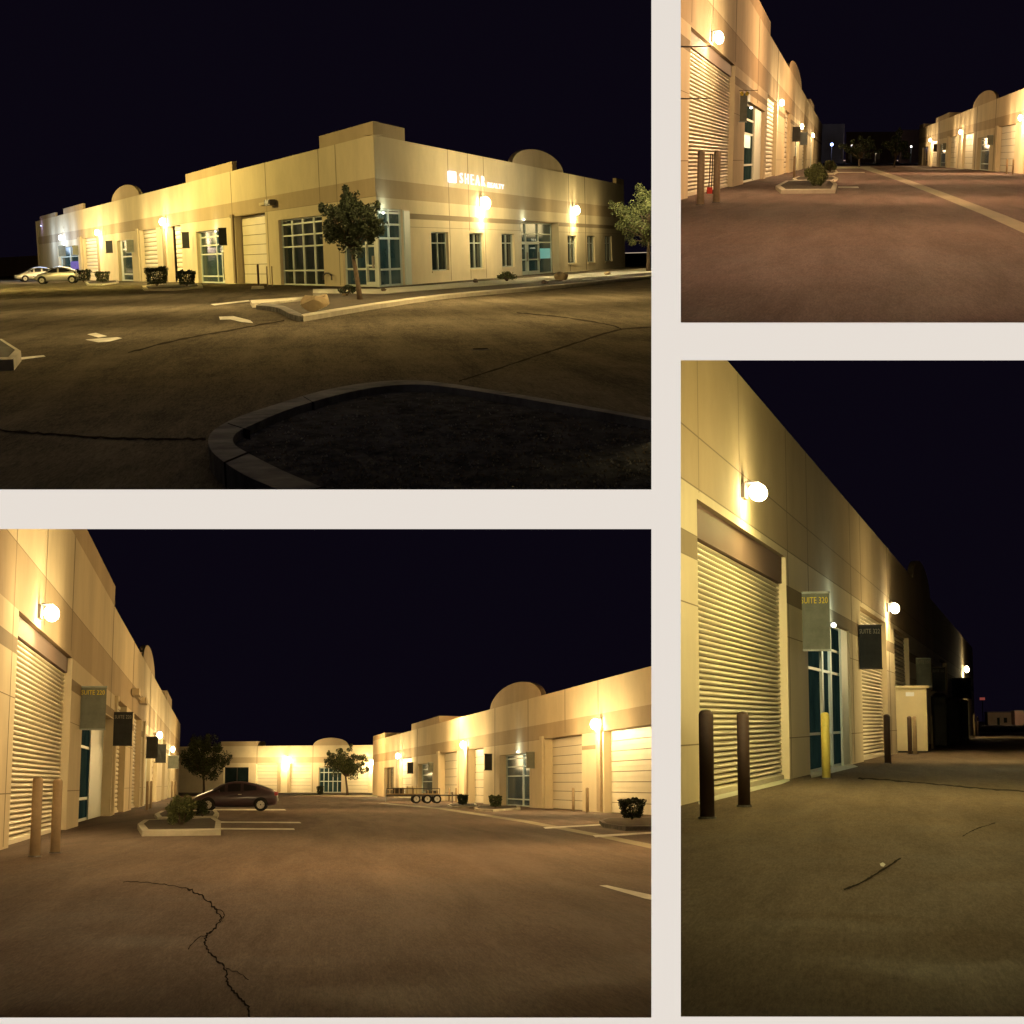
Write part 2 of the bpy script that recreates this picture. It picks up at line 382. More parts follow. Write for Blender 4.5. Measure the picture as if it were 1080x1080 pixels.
            for z in f['rows']:
                zz = min(max(v0 + (v1 - v0) * z, v0 + bh), v1 - bh)
                m.box(u0, u1, rc - .06, rc - .006, zz - bh, zz + bh)
            m.build('window_frame', fr, gl)
            if f.get('scr'):
                a0, a1, b0, b1, mm = f['scr']; m = MB()
                m.box(u0 + (u1 - u0) * a0, u0 + (u1 - u0) * a1, rc - .03, rc - .01, v0 + (v1 - v0) * b0, v0 + (v1 - v0) * b1); m.build('screen', mm, gl)
            if f.get('doors'):
                for d0, d1 in f['doors']:
                    e0 = u0 + (u1 - u0) * d0; e1 = u0 + (u1 - u0) * d1; hh = f.get('dh', 2.2); m = MB()
                    m.box(e0, e0 + 2 * cw, rc - .14, rc - .085, 0.02, hh); m.box(e1 - 2 * cw, e1, rc - .14, rc - .085, 0.02, hh)
                    m.box(e0 + 2 * cw, e1 - 2 * cw, rc - .14, rc - .085, 0.02, .25); m.box(e0 + 2 * cw, e1 - 2 * cw, rc - .14, rc - .085, hh - .12, hh)
                    m.box(e0 + 2 * cw, e1 - 2 * cw, rc - .14, rc - .085, hh * .45, hh * .45 + .08)
                    dd = m.build('door', fr, root, rm)
                    m = MB(); m.box(e1 - 4 * cw, e1 - 2.6 * cw, rc - .24, rc - .15, .9, 1.5); m.build('handle', 'steel', dd)
            if f.get('sill'):
                m = MB(); m.box(u0 - .1, u1 + .1, -.05, rc - .09, v0 - .1, v0 - .004); m.build('sill', 'wall_light', gl)

def wall_strip(W, root, px, z1, rel=None, m_='wall_light', w=0.9):  # upright strip for a downspout
    s = W.S(px, z1 / 2); k = W.w(px) * w / 2; m = MB(); m.box(s - k, s + k, -.12, -.004, 0.05, z1); m.box(s - k * 1.6, s + k * 1.6, -.16, -.006, z1, z1 + .22)
    m.build('facade_strip', m_, root, rel if rel is not None else Matrix.Identity(4))

LC = (1.0, 0.76, 0.34); PW = 0.64
def lamp(W, px, py, label, power=400, k=3.0, color=None, lens='lens', n=3, span=3.0, off=0.9, size=1.0, down=False, group='lit wall lamps on the facades', cat='wall lamp'):
    s, z = W.SZ(px, py, -0.3 * size); color = color or LC
    r = empty('wall_lamp', W.W @ Matrix.Translation((s, 0, z)), label, cat, group)
    sc = W.P.scale(W.loc @ Vector((s, 0, z))); kk = min(4.0, W.w(px, z) / sc); rz = .135 * size; rs = rz * kk * .66; h = rz; pd = min(size, 1.2)
    m = MB(); m.box(-rs * .5, rs * .5, -.07 * pd, -.004, -rz * .8, rz * .9)
    m.prism([(-rs * .5, -.072 * pd, rz * .86), (rs * .5, -.072 * pd, rz * .86), (rs * .4, -.30 * pd, rz * .95), (-rs * .4, -.30 * pd, rz * .95)],
            [(-rs * .5, -.072 * pd, rz * 1.02), (rs * .5, -.072 * pd, rz * 1.02), (rs * .4, -.26 * pd, rz * 1.06), (-rs * .4, -.26 * pd, rz * 1.06)])
    m.build('housing', 'bronze', r)
    m = MB(); nu, nv = 16, 10
    def el(i, j):
        th = math.pi * j / nv; ph = 2 * math.pi * i / nu; return (rs * math.sin(th) * math.cos(ph), -.26 * pd + .15 * pd * math.sin(th) * math.sin(ph), -rz * .12 + rz * math.cos(th))
    for i in range(nu):
        for j in range(nv): m.quad([el(i, j), el(i, j + 1), el(i + 1, j + 1), el(i + 1, j)])
    m.smooth = True; m.build('lens', lens, r)
    if power > 100:
        ld = bpy.data.lights.new('lamp_light', 'POINT'); ld.energy = 26 * size ** 2; ld.color = tuple(min(1, c * 1.05) for c in color); ld.shadow_soft_size = .22  # extra light by the lens imitates its bloom on the wall
        lo = bpy.data.objects.new('lamp_light', ld); COL.objects.link(lo); lo.parent = r; lo.location = (0, -.26 * pd - .32, -rz * 1.4)
    for i in range(n):  # row of unseen lights added along the wall beyond the lamp
        t = 0 if n == 1 else -1 + 2 * i / (n - 1)
        ld = bpy.data.lights.new('lamp_light', 'SPOT' if down else 'POINT'); ld.energy = power * PW / n; ld.color = color; ld.shadow_soft_size = .35 if down else min(.8 * off, max(.2, span * .35))
        if down: ld.spot_size = math.radians(172); ld.spot_blend = 1.0
        lo = bpy.data.objects.new('lamp_light', ld); COL.objects.link(lo); lo.parent = r; lo.location = (t * span, -max(off, .31 * size + .25), -h * 1.3)
        if down: lo.rotation_euler = (math.radians(-18), 0, 0)
    return r

def soft(P, p, sx, sy, power, color):  # unseen area light added to brighten the ground
    ld = bpy.data.lights.new('soft_fill', 'AREA'); ld.shape = 'RECTANGLE'; ld.size = sx; ld.size_y = sy; ld.energy = power; ld.color = color
    lo = bpy.data.objects.new('soft_fill', ld); COL.objects.link(lo); lo.matrix_basis = P.M @ Matrix.Translation(Vector(p)); return lo

def spot_fill(P, p, t, power, color, deg):  # unseen spot added on the viewer's side to light signs and posts
    ld = bpy.data.lights.new('unseen_light', 'SPOT'); ld.energy = power; ld.color = color; ld.shadow_soft_size = .5; ld.spot_size = math.radians(deg); ld.spot_blend = .8
    lo = bpy.data.objects.new('unseen_light', ld); COL.objects.link(lo); p, t = Vector(p), Vector(t)
    lo.matrix_basis = P.M @ Matrix.Translation(p) @ (t - p).to_track_quat('-Z', 'Y').to_matrix().to_4x4(); return lo

def text_mesh(txt, w, h, depth=0.01):
    cu = bpy.data.curves.new('txt', 'FONT'); cu.body = txt; cu.extrude = 0.02; cu.resolution_u = 2
    t = bpy.data.objects.new('txt', cu); COL.objects.link(t); bpy.context.view_layer.update()
    me = bpy.data.meshes.new_from_object(t.evaluated_get(bpy.context.evaluated_depsgraph_get()))
    bpy.data.objects.remove(t); bpy.data.curves.remove(cu)
    xs = [v.co.x for v in me.vertices]; ys = [v.co.y for v in me.vertices]
    sx = w / (max(xs) - min(xs)); sy = h / (max(ys) - min(ys)); x0, y0 = min(xs), min(ys)
    for v in me.vertices:
        v.co = Vector(((v.co.x - x0) * sx, -v.co.z / 0.02 * depth / 2, (v.co.y - y0) * sy))
    return me
def add_text(txt, x, z, y, w, h, m_, parent, name='lettering', depth=0.012):
    me = text_mesh(txt, w, h, depth); me.materials.append(M[m_])
    o = bpy.data.objects.new(name, me); COL.objects.link(o); o.parent = parent; o.location = (x, y, z); ALL.append(o); return o

def suite_sign(P, x0, y0, x1, y1, Y, label, txt=None, tm='yellow_text', cm='banner', side=-1, fixture=False):
    """banner hanging between two arms that stand out from the wall, face towards the lane"""
    p = P.at(x0, y1, Y); sc = P.scale(p); w = (x1 - x0) * sc; h = (y1 - y0) * sc
    r = empty('suite_sign', P.T(p), label, 'sign', 'blade signs hung out from the facades')
    m = MB(); n = 6
    for i in range(n):                                  # slightly billowed cloth
        for j in range(n):
            def q(a, b): return (w * a / n, -0.02 * w * math.sin(math.pi * a / n) - .015 * w * math.sin(5 * b / n + a), 0.02 * h + h * .95 * b / n)
            m.quad([q(i, j), q(i + 1, j), q(i + 1, j + 1), q(i, j + 1)])
            m.quad([(x, y + .02 * w, z) for x, y, z in (q(i, j + 1), q(i + 1, j + 1), q(i + 1, j), q(i, j))])
    m.smooth = True; m.build('banner', cm, r)
    e = w * .12
    for z in (0.0, h * .965):
        m = MB(); m.box(-e if side < 0 else -.02 * w, w * 1.02 if side < 0 else w + e, -.03 * w, .03 * w, z, z + .035 * h); m.build('arm', 'bronze' if cm == 'banner_dark' else 'frame_dim', r)
    if txt: add_text(txt, w * .06, h * .80, -.05 * w, w * .88, h * .105, tm, r)
    return r

def bollard(P, px, y0, y1, w, label, m_='post', group='bollards by the doors'):
    p = P.g(px, y1); sc = P.scale(p); h = (y1 - y0) * sc; rr = w * sc / 2
    r = empty('bollard', P.T(p), label, 'bollard', group)
    m = MB(); n = 16; zs = [(0, 1), (h - rr * .7, 1), (h - rr * .35, .88), (h - rr * .1, .6), (h, .12)]
    m.tube([(0, 0, z) for z, _ in zs], [rr * q for _, q in zs], n); m.smooth = True; m.build('post', m_, r)
    m = MB(); m.tube([(0, 0, -.002), (0, 0, .03)], rr * 1.25, n); m.build('collar', 'concrete_old', r)
    return r

def leaves(mb, c, rad, n, size, rng, box=False, shell=0.55, taper=0.0):
    for _ in range(n):
        while True:
            d = Vector((rng.uniform(-1, 1), rng.uniform(-1, 1), rng.uniform(-1, 1)))
            if box:
                if max(abs(d.x), abs(d.y), abs(d.z)) > shell: break
            elif d.length < 1 and d.length > shell * rng.random(): break
        k = 1 + taper * d.z
        p = Vector((c[0] + d.x * rad[0] * k, c[1] + d.y * rad[1] * k, c[2] + d.z * rad[2]))
        a = Vector((rng.gauss(0, 1), rng.gauss(0, 1), rng.gauss(0, 1) * .8)).normalized()
        b = a.cross(Vector((rng.gauss(0, 1), rng.gauss(0, 1), rng.gauss(0, 1)))).normalized()
        s = size * rng.uniform(.6, 1.35); a *= s; b *= s * .5
        mb.quad([p - a, p + b, p + a, p - b], rng.randrange(2))

def tree(P, bx, by, crown, label, tx=None, m2=('leaf_dark', 'leaf_mid'), n=5200, seed=1, leafpx=1.3, group=None, lump=26, trunkw=3.0, depthk=1.0, name='tree'):
    """crown = (x0, y0, x1, y1) in photo pixels"""
    rng = random.Random(seed); p = P.g(bx, by); sc = P.scale(p)
    r = empty(name, P.T(p), label, 'tree', group)
    cx = ((crown[0] + crown[2]) / 2 - bx) * sc; cz = (by - (crown[1] + crown[3]) / 2) * sc
    rx = (crown[2] - crown[0]) / 2 * sc; rz = (crown[3] - crown[1]) / 2 * sc; ry = rx * depthk
    tr = MB(); tw = trunkw * sc / 2; fork = Vector((cx * .75, 0, cz - rz * .75))
    tr.tube([(0, 0, -.02), (fork.x * .25, .02, fork.z * .35), (fork.x * .7, 0, fork.z * .75), tuple(fork)], [tw * 1.25, tw, tw * .85, tw * .75], 8)
    cl = []
    for i in range(lump):
        th = rng.uniform(0, 2 * math.pi); u = rng.uniform(-1, 1); q = math.sqrt(1 - u * u); k = rng.uniform(.30, .92)
        wd = 1.0 - 0.35 * max(0, u) ** 2
        cl.append(Vector((cx + rx * q * math.cos(th) * k * wd, ry * q * math.sin(th) * k * wd, cz + rz * u * k)))
    for c in cl:
        mid = fork.lerp(c, .5) + Vector((rng.uniform(-.1, .1), rng.uniform(-.1, .1), .05)) * rx
        tr.tube([tuple(fork), tuple(mid), tuple(c)], [tw * .45, tw * .26, tw * .08], 5)
    tr.smooth = True; tr.build('trunk', 'bark', r)
    cr = MB()
    for c in cl:
        f = rng.uniform(.13, .27); leaves(cr, c, (rx * f, ry * f, rz * f), n // lump, leafpx * sc, rng, shell=.2)
    for i in range(lump):                          # stray sprigs on the outline
        c = rng.choice(cl); d = (c - Vector((cx, 0, cz))).normalized() if (c - Vector((cx, 0, cz))).length > .01 else Vector((0, 0, 1))
        leaves(cr, c + Vector((d.x * rx, d.y * ry, abs(d.z) * rz)) * .22, (rx * .09, ry * .09, rz * .16), n // lump // 3, leafpx * sc, rng, shell=.1)
    cr.build('crown', list(m2), r); return r

def bush(P, x0, x1, y0, y1, label, m2=('leaf_dark', 'leaf_mid'), n=1800, seed=3, leafpx=1.4, box=True, taper=0.15, group='clipped shrubs in the kerbed islands', zb=0.12, name='shrub'):
    rng = random.Random(seed); p = P.g((x0 + x1) / 2, y1, zb); sc = P.scale(p)
    r = empty(name, P.T(p), label, 'shrub', group)
    w = (x1 - x0) / 2 * sc; h = (y1 - y0) * sc
    st = MB()
    for i in range(7):
        a = rng.uniform(0, 6.28); st.tube([(0, 0, -.05), (math.cos(a) * w * .3, math.sin(a) * w * .3, h * .35), (math.cos(a) * w * .6, math.sin(a) * w * .6, h * .8)], [.05 * w, .035 * w, .01 * w], 5)
    st.build('stems', 'bark', r)
    m = MB()
    if box:
        leaves(m, (0, 0, h * .52), (w * .92, w * .92, h * .42), n, leafpx * sc, rng, True, .55, taper)
        for i in range(9): leaves(m, (rng.uniform(-.8, .8) * w, rng.uniform(-.8, .8) * w, h * rng.uniform(.8, .98)), (w * .14, w * .14, h * .07), n // 40, leafpx * sc, rng)
    else:
        for i in range(22):
            a = rng.uniform(0, 6.28); k = rng.uniform(.1, .78); z = rng.uniform(.25, .85)
            c = (math.cos(a) * w * k, math.sin(a) * w * k, h * z * (1 - .3 * k)); leaves(m, c, (w * .28, w * .28, h * .2), n // 22, leafpx * sc, rng, shell=.2)
    m.build('foliage', list(m2), r); return r

def sheet(P, pts, name, m_, z=0.004, z0=None, top=None, label=None):
    """polygon on the ground given in photo pixels; a raised one gets sides"""
    g = [P.g(x, y, z) for x, y in pts]; m = MB()
    if z < 0.03:
        m.quad(g)
    else:
        m.prism([Vector((q.x, q.y, -.01)) for q in g], g, 0)
        if top:
            c = sum(g, Vector()) / len(g); inn = [c + (q - c) * .86 + Vector((0, 0, .006)) for q in g]; m.quad(inn, 1)
    for i, f in enumerate(m.f):                          # make every face point up / outward
        pass
    o = m.build(name, [m_] + ([top] if top else []), None, P.M)
    bm = bmesh.new(); bm.from_mesh(o.data); bmesh.ops.triangulate(bm, faces=bm.faces[:]); bmesh.ops.recalc_face_normals(bm, faces=bm.faces[:])
    if z < 0.03:
        for f in bm.faces:
            if f.normal.z < 0: f.normal_flip()
    bm.to_mesh(o.data); bm.free()
    return tag(o, label=label, kind='structure')
def strip(P, A, B, name, m_, z=0.004, label=None, za=None):
    """ribbon between two polylines given in photo pixels"""
    a = [P.g(x, y, z) for x, y in A]; b = [P.g(x, y, z) for x, y in B]; m = MB()
    for i in range(len(a) - 1):
        m.quad([a[i], a[i + 1], b[i + 1], b[i]])
        if z > .03:
            for q in (a, b):
                m.quad([q[i], q[i + 1], Vector((q[i + 1].x, q[i + 1].y, -.01)), Vector((q[i].x, q[i].y, -.01))])
    if z > .03:
        for i in (0, -1): m.quad([a[i], b[i], Vector((b[i].x, b[i].y, -.01)), Vector((a[i].x, a[i].y, -.01))])
    o = m.build(name, m_, None, P.M); return tag(o, label=label, kind='structure')
def dense(pts, n=6):
    out = []
    for i in range(len(pts) - 1):
        p0 = pts[max(0, i - 1)]; p1 = pts[i]; p2 = pts[i + 1]; p3 = pts[min(len(pts) - 1, i + 2)]
        for k in range(n):
            t = k / n; out.append(tuple(.5 * ((2 * p1[j]) + (p2[j] - p0[j]) * t + (2 * p0[j] - 5 * p1[j] + 4 * p2[j] - p3[j]) * t * t + (3 * p1[j] - p0[j] - 3 * p2[j] + p3[j]) * t ** 3) for j in (0, 1)))
    return out + [pts[-1]]
def crack(P, pts, w, name='crack', m_='crack', jit=0.8, seed=1, z=0.005, n=10):
    rng = random.Random(seed); d = dense(pts, n); A = []; B = []
    for i, (x, y) in enumerate(d):
        j = rng.uniform(-jit, jit); a = d[min(i + 1, len(d) - 1)]; b = d[max(i - 1, 0)]; dx, dy = a[0] - b[0], a[1] - b[1]; L = math.hypot(dx, dy) or 1
        ww = w * rng.uniform(.5, 1.2) / 2; nx, ny = -dy / L, dx / L
        A.append((x + nx * (j + ww), y + ny * (j + ww))); B.append((x + nx * (j - ww), y + ny * (j - ww)))
    return strip(P, A, B, name, m_, z)
def ground(P, m_, near=4.0):
    m = MB(); X = [-1400, -300, -100, -40, -15, 0, 15, 40, 100, 300, 1400]; Y = [near, 12, 20, 35, 60, 100, 180, 300, 600, 2500]
    for i in range(len(X) - 1):
        for j in range(len(Y) - 1): m.quad([(X[i], Y[j], 0), (X[i + 1], Y[j], 0), (X[i + 1], Y[j + 1], 0), (X[i], Y[j + 1], 0)])
    return tag(m.build('ground', m_, None, P.M), kind='structure')
def rock(P, x0, x1, y0, y1, label, seed=1, m_='rock', group='landscape boulders', z=0.0, cat='boulder', name='boulder'):
    rng = random.Random(seed); p = P.g((x0 + x1) / 2, y1, z); sc = P.scale(p)
    bm = bmesh.new(); bmesh.ops.create_icosphere(bm, subdivisions=3, radius=1)
    dirs = [(Vector((rng.gauss(0, 1), rng.gauss(0, 1), rng.gauss(0, 1))).normalized(), rng.uniform(.45, .85)) for _ in range(13)]
    for v in bm.verts:
        c = v.co.copy()
        for d, k in dirs:
            e = c.dot(d)
            if e > k: c -= d * (e - k)
        c *= 1 + rng.uniform(-.015, .015); w = (x1 - x0) / 2 * sc; h = (y1 - y0) * sc
        v.co = Vector((c.x * w * 1.15, c.y * w, (c.z * .62 + .40) * h))
    me = bpy.data.meshes.new(name); bm.to_mesh(me); bm.free(); me.materials.append(M[m_])
    o = bpy.data.objects.new(name, me); COL.objects.link(o); o.matrix_basis = P.T(p); ALL.append(o)
    return tag(o, label, cat, group)

def wheel(parent, x, y, r, out):
    """wheel with its axle along y; out = +-1 side that faces away from the vehicle"""
    w = MB(); n = 24; hw = .10
    prof = [(r * .62, -hw), (r * .93, -hw), (r, -hw * .6), (r, hw * .6), (r * .93, hw), (r * .62, hw)]
    for i in range(n):
        a, b = 2 * math.pi * i / n, 2 * math.pi * (i + 1) / n
        for (r0, y0), (r1, y1) in zip(prof, prof[1:] + prof[:1]):
            w.quad([(r0 * math.cos(a), y0, r0 * math.sin(a)), (r0 * math.cos(b), y0, r0 * math.sin(b)), (r1 * math.cos(b), y1, r1 * math.sin(b)), (r1 * math.cos(a), y1, r1 * math.sin(a))])
    wo = w.build('wheel', 'tyre', parent, Matrix.Translation((x, y, r)))
    m = MB(); yy = out * hw * .8
    for i in range(n):
        a, b = 2 * math.pi * i / n, 2 * math.pi * (i + 1) / n
        m.quad([(r * .64 * math.cos(a), yy, r * .64 * math.sin(a)), (r * .64 * math.cos(b), yy, r * .64 * math.sin(b)), (r * .54 * math.cos(b), yy * .8, r * .54 * math.sin(b)), (r * .54 * math.cos(a), yy * .8, r * .54 * math.sin(a))], 0)
        m.quad([(0, yy * .2, 0), (r * .62 * math.cos(a), yy * .2, r * .62 * math.sin(a)), (r * .62 * math.cos(b), yy * .2, r * .62 * math.sin(b))], 1)
    for i in range(7):
        a = 2 * math.pi * i / 7; c, s_ = math.cos(a), math.sin(a); t = .07 * r / .32
        m.quad([(c * r * .1 - s_ * t * .5, yy, s_ * r * .1 + c * t * .5), (c * r * .1 + s_ * t * .5, yy, s_ * r * .1 - c * t * .5), (c * r * .6 + s_ * t, yy, s_ * r * .6 - c * t), (c * r * .6 - s_ * t, yy, s_ * r * .6 + c * t)], 0)
    m.build('rim', ['rim', 'tyre'], wo)

def car(P, p, rz, label, paint, L=4.45, prof='hatch', group=None):
    """x forward, y to the left side; lofted body with wheel arches, glasshouse, lamps"""
    r = empty('parked_car', P.T(p, rz), label, 'car', group)
    W2 = .86; k = L / 4.45
    if prof == 'hatch':
        st = [(-2.20, .62, .40, .70, .74), (-2.10, .80, .30, .98, 1.00), (-1.75, .85, .24, 1.03, 1.12), (-1.2, .86, .20, 1.0, 1.33), (-.55, .86, .18, .97, 1.47), (0.05, .86, .18, .94, 1.49), (.55, .86, .18, .92, 1.40), (1.05, .86, .20, .93, 1.12), (1.4, .85, .22, .90, .96), (1.85, .80, .26, .78, .82), (2.12, .68, .32, .62, .66), (2.22, .5, .40, .54, .56)]
    else:
        st = [(-2.22, .60, .42, .78, .80), (-2.12, .80, .32, .96, .98), (-1.7, .85, .24, 1.0, 1.04), (-1.25, .86, .20, .98, 1.18), (-.75, .86, .18, .95, 1.40), (-.1, .86, .18, .92, 1.46), (.4, .86, .18, .90, 1.38), (.95, .86, .20, .91, 1.05), (1.35, .85, .22, .88, .93), (1.85, .80, .26, .76, .80), (2.12, .68, .32, .62, .66), (2.22, .5, .40, .54, .56)]
    m = MB()
    def ring(x, w, zb, zt, zr):
        top = zr > zt + .1; wr = w * (.72 if top else .80)
        q = [(w * .80, zb), (w * .96, zb + .10), (w, (zb + zt) / 2), (w * .96, zt)]
        q += [(wr + .03, max(zr - .06, zt + .003)), (wr * .8, zr), (0, zr + .02)]
        left = [(x * k, y, z) for y, z in q]; right = [(x * k, -y, z) for y, z in q[:-1]][::-1]
        return left + right
    rings = [ring(*s) for s in st]; n = len(rings[0])
    base = len(m.v)
    for rg in rings: m.v += rg
    for i in range(len(rings) - 1):
        for j in range(n - 1):
            a = base + i * n + j; b = a + n
            m.f.append((a, a + 1, b + 1, b)); m.m.append(0)
        a = base + i * n; m.f.append((a + n - 1, a, a + n, a + 2 * n - 1)); m.m.append(0)
    for i in (0, len(rings) - 1): m.f.append(tuple(base + i * n + j for j in range(n))); m.m.append(0)
    m.smooth = True
    body = m.build('body', paint, r)
    bm = bmesh.new(); bm.from_mesh(body.data); bmesh.ops.recalc_face_normals(bm, faces=bm.faces[:]); bm.to_mesh(body.data); bm.free()
    sb = body.modifiers.new('s', 'SUBSURF'); sb.levels = sb.render_levels = 1
    # side glass, windscreen and rear glass as thin shells just proud of the body
    def interp(x):
        for s0, s1 in zip(st, st[1:]):
            if s0[0] <= x <= s1[0]:
                t = (x - s0[0]) / (s1[0] - s0[0]); return [a + (b - a) * t for a, b in zip(s0, s1)]
        return st[0]
    xr = [s[0] for s in st if s[4] > s[3] + .12]; x0, x1 = min(xr) + .1, max(xr) + .12
    for sd in (1, -1):
        xs = [x0 + (x1 - x0) * i / 14 for i in range(15)]
        segs = [(0, 4), (5, 9), (10, 14)] if prof == 'hatch' else [(0, 6), (7, 14)]
        for a, b in segs:
            g = MB()
            for i in range(a, b):
                def pt(x, up):
                    _, w, zb, zt, zr = interp(x); hgt = max(zr - zt, .02)
                    zz = zt + .05 + (hgt - .16) * up if hgt > .2 else zt + .05 + .02 * up
                    t = (zz - zt) / max(hgt - .06, .05); y = w * .96 + (w * .72 + .03 - w * .96) * min(t, 1) + .012
                    return (x * k, sd * y, zz)
                g.quad([pt(xs[i], 0), pt(xs[i + 1], 0), pt(xs[i + 1], 1), pt(xs[i], 1)])
            g.build('side_window', 'car_glass', r)
    for xa, xb, nm in ((x1 + .0, .62 if prof == 'hatch' else .45, 'windscreen'), (-1.95 if prof == 'hatch' else -1.5, -.95 if prof == 'hatch' else -.85, 'rear_window')):
        g = MB(); steps = 5; lo, hi = min(xa, xb), max(xa, xb)
        for i in range(steps):
            xx = [lo + (hi - lo) * t / steps for t in (i, i + 1)]
            z = [interp(x)[4] + .028 for x in xx]
            g.quad([(xx[0] * k, -.56, z[0]), (xx[1] * k, -.56, z[1]), (xx[1] * k, .56, z[1]), (xx[0] * k, .56, z[0])])
        g.build(nm, 'car_glass', r)
    for sx in (1.36, -1.34):
        for sd in (1, -1):
            g = MB(); nn = 14       # flat dark patch stands in for the shaded wheel well
            for i in range(nn):
                a, b = math.pi * i / nn, math.pi * (i + 1) / nn
                g.quad([(sx * k, sd * .878, .33), (sx * k + .37 * math.cos(a), sd * .878, .33 + .37 * math.sin(a)), (sx * k + .37 * math.cos(b), sd * .878, .33 + .37 * math.sin(b))])
            g.build('wheel_arch', 'tyre', r); wheel(r, sx * k, sd * .80, .325, sd)
    for sd in (1, -1):
        g = MB(); g.prism([(2.02 * k, sd * .60, .60), (2.14 * k, sd * .46, .60), (2.14 * k, sd * .46, .70), (2.0 * k, sd * .68, .74)], [(2.06 * k, sd * .66, .60), (2.19 * k, sd * .50, .60), (2.19 * k, sd * .50, .69), (2.04 * k, sd * .74, .73)]); g.build('headlight', 'head', r)
        g = MB(); g.box(-2.19 * k, -2.04 * k, sd * .62, sd * .80, .78, .96); g.build('tail_light', 'tail', r)
        g = MB(); g.box(.78 * k, .92 * k, sd * .88, sd * 1.02, .95, 1.06); g.build('wing_mirror', paint, r)
        g = MB(); g.box(-.35 * k, -.17 * k, sd * .872, sd * .885, .82, .85); g.build('door_handle', 'rim', r)
    g = MB(); g.box(-2.24 * k, -2.20 * k, -.26, .26, .50, .62); g.build('number_plate', 'head', r)
    return r

# ================================================================== the cream wall with its four openings
def divider(mb, x0, x1, y0, y1, ins=(1.5, 1.5, 1.5, 1.5), far=1500.0):  # unseen black wedges behind the front keep light from crossing between views
    a = [(x0, y1), (x1, y1), (x1, y0), (x0, y0)]
    b = [(x0 + ins[0], y1 - ins[3]), (x1 - ins[2], y1 - ins[3]), (x1 - ins[2], y0 + ins[1]), (x0 + ins[0], y0 + ins[1])]
    A = [cray(*p) * (D / F) for p in a]; B = [cray(*p) * (far / F) for p in b]
    k = len(mb.v); mb.v += [tuple(p) for p in A + B]
    mb.f.append((k, k + 1, k + 2, k + 3)); mb.m.append(0)
    mb.f.append((k + 7, k + 6, k + 5, k + 4)); mb.m.append(1)
    for i in range(4):
        j = (i + 1) % 4; mb.f.append((k + j, k + i, k + 4 + i, k + 4 + j)); mb.m.append(1)
w = MB()
divider(w, 687, 718, -500, 1400, (1.5, 0, 1.5, 0))
divider(w, -1500, 687, 516, 558, (0, 1.5, -6, 1.5))
divider(w, 718, 2600, 340, 380, (-6, 1.5, 0, 1.5))
divider(w, -1500, 687, 1073, 1400, (0, 1.5, -6, 0))
divider(w, 718, 2600, 1072, 1400, (-6, 1.5, 0, 0))
bw = w.build('wall', ['cream', 'black'])
tag(bw, label='plain cream wall with four rectangular openings and unseen black light dividers', kind='structure')
w = MB(); divider(w, -3500, 4600, -560, -500, (0, 0, 0, 0)); tag(w.build('light_blocker', ['black', 'black']), label='unseen black slab added above the four openings to block light', kind='structure')  # unseen slab added to keep the board light out of the views

def add_light(P, p, power, color=LC, size=0.5):  # unseen point light, most are fills added in mid-air
    ld = bpy.data.lights.new('unseen_light', 'POINT'); ld.energy = power; ld.color = color; ld.shadow_soft_size = size
    lo = bpy.data.objects.new('unseen_light', ld); COL.objects.link(lo); lo.matrix_basis = P.T(p); return lo

UL, UR, LL, LR = 'upper left picture', 'upper right picture', 'lower left picture', 'lower right picture'

# ================================================================== upper left: the corner building with the lit letters
P = Panel((0, 0, 687, 516), 343, 274.5, -0.028, margins=(300, 300, 6, 6))
ground(P, asphalt('asphalt of the street', (0.055, 0.046, 0.035), (0.145, 0.122, 0.088), 0.7, 0.0, (4.0, 0.36, 1)))
corner = P.g(400, 303)
WL = Wall(P, (42, 294.4), None, A=None) if False else None
A = P.g(41.5, 294.4); WL = Wall(P, None, (400, 303), A=A)
WR = Wall(P, None, (659, 282.0), A=P.g(400, 303))
H = 7.15
root = empty('corner_building', WL.W, 'long tan corner building with backlit letters and glazed corner, ' + UL, 'building')
BAND = [(0, 0), (4.3, 1), (5.17, 0)]
facade(WL, root, H, 42, None, [
    dict(kind='glass', x0=62, x1=83, z1=3.6, cols=(0, .5, 1), rows=(0, .7, 1), gm='glass_lit', cw=.7),
    dict(kind='shutter', x0=88, x1=103, z1=4.25, n=12, amp=.03),
    dict(kind='glass', x0=124.5, x1=139.5, z1=3.6, cols=(0, 1), rows=(0, .17, .6, .78, 1), gm='glass_lit', cw=1.2, bh=.06),
    dict(kind='shutter', x0=148.5, x1=166, z1=4.25, n=12, amp=.03),
    dict(kind='shutter', x0=177, x1=192, z1=4.25, n=12, amp=.03, rc=.7),
    dict(kind='glass', x0=208, x1=236, z1=3.6, cols=(0, .62, .82, 1), rows=(0, .13, .55, .72, .88, 1), gm='glass_lit', doors=[(.82, 1)], bh=.05),
    dict(kind='panel_door', x0=249, x1=281, z1=4.28, n=7, rc=.45),
    dict(kind='glass', x0=295, x1=341, z1=3.72, cols=(0, .25, .5, .75, 1), rows=(0, .22, .58, .75, .92, 1), gm='glass', rc=.25, bh=.04),
    dict(kind='glass', x0=361, x1=None, z1=3.95, cols=(0, .33, .66, 1), rows=(0, .22, .5, .72, .9, 1), gm='glass_lit', rc=.2, doors=[(.66, .94)], bh=.05),
], BAND, joints=(244.5, 281, 337, 355), parapets=[(42, 58, 7.6), (67, 87, 7.75), (196, 245, 7.75)],
    arches=[(117, 146, 8.3)], hj=((4.3, .012),), s1=WL.L, shell=True, trim=1.6, roof=False)
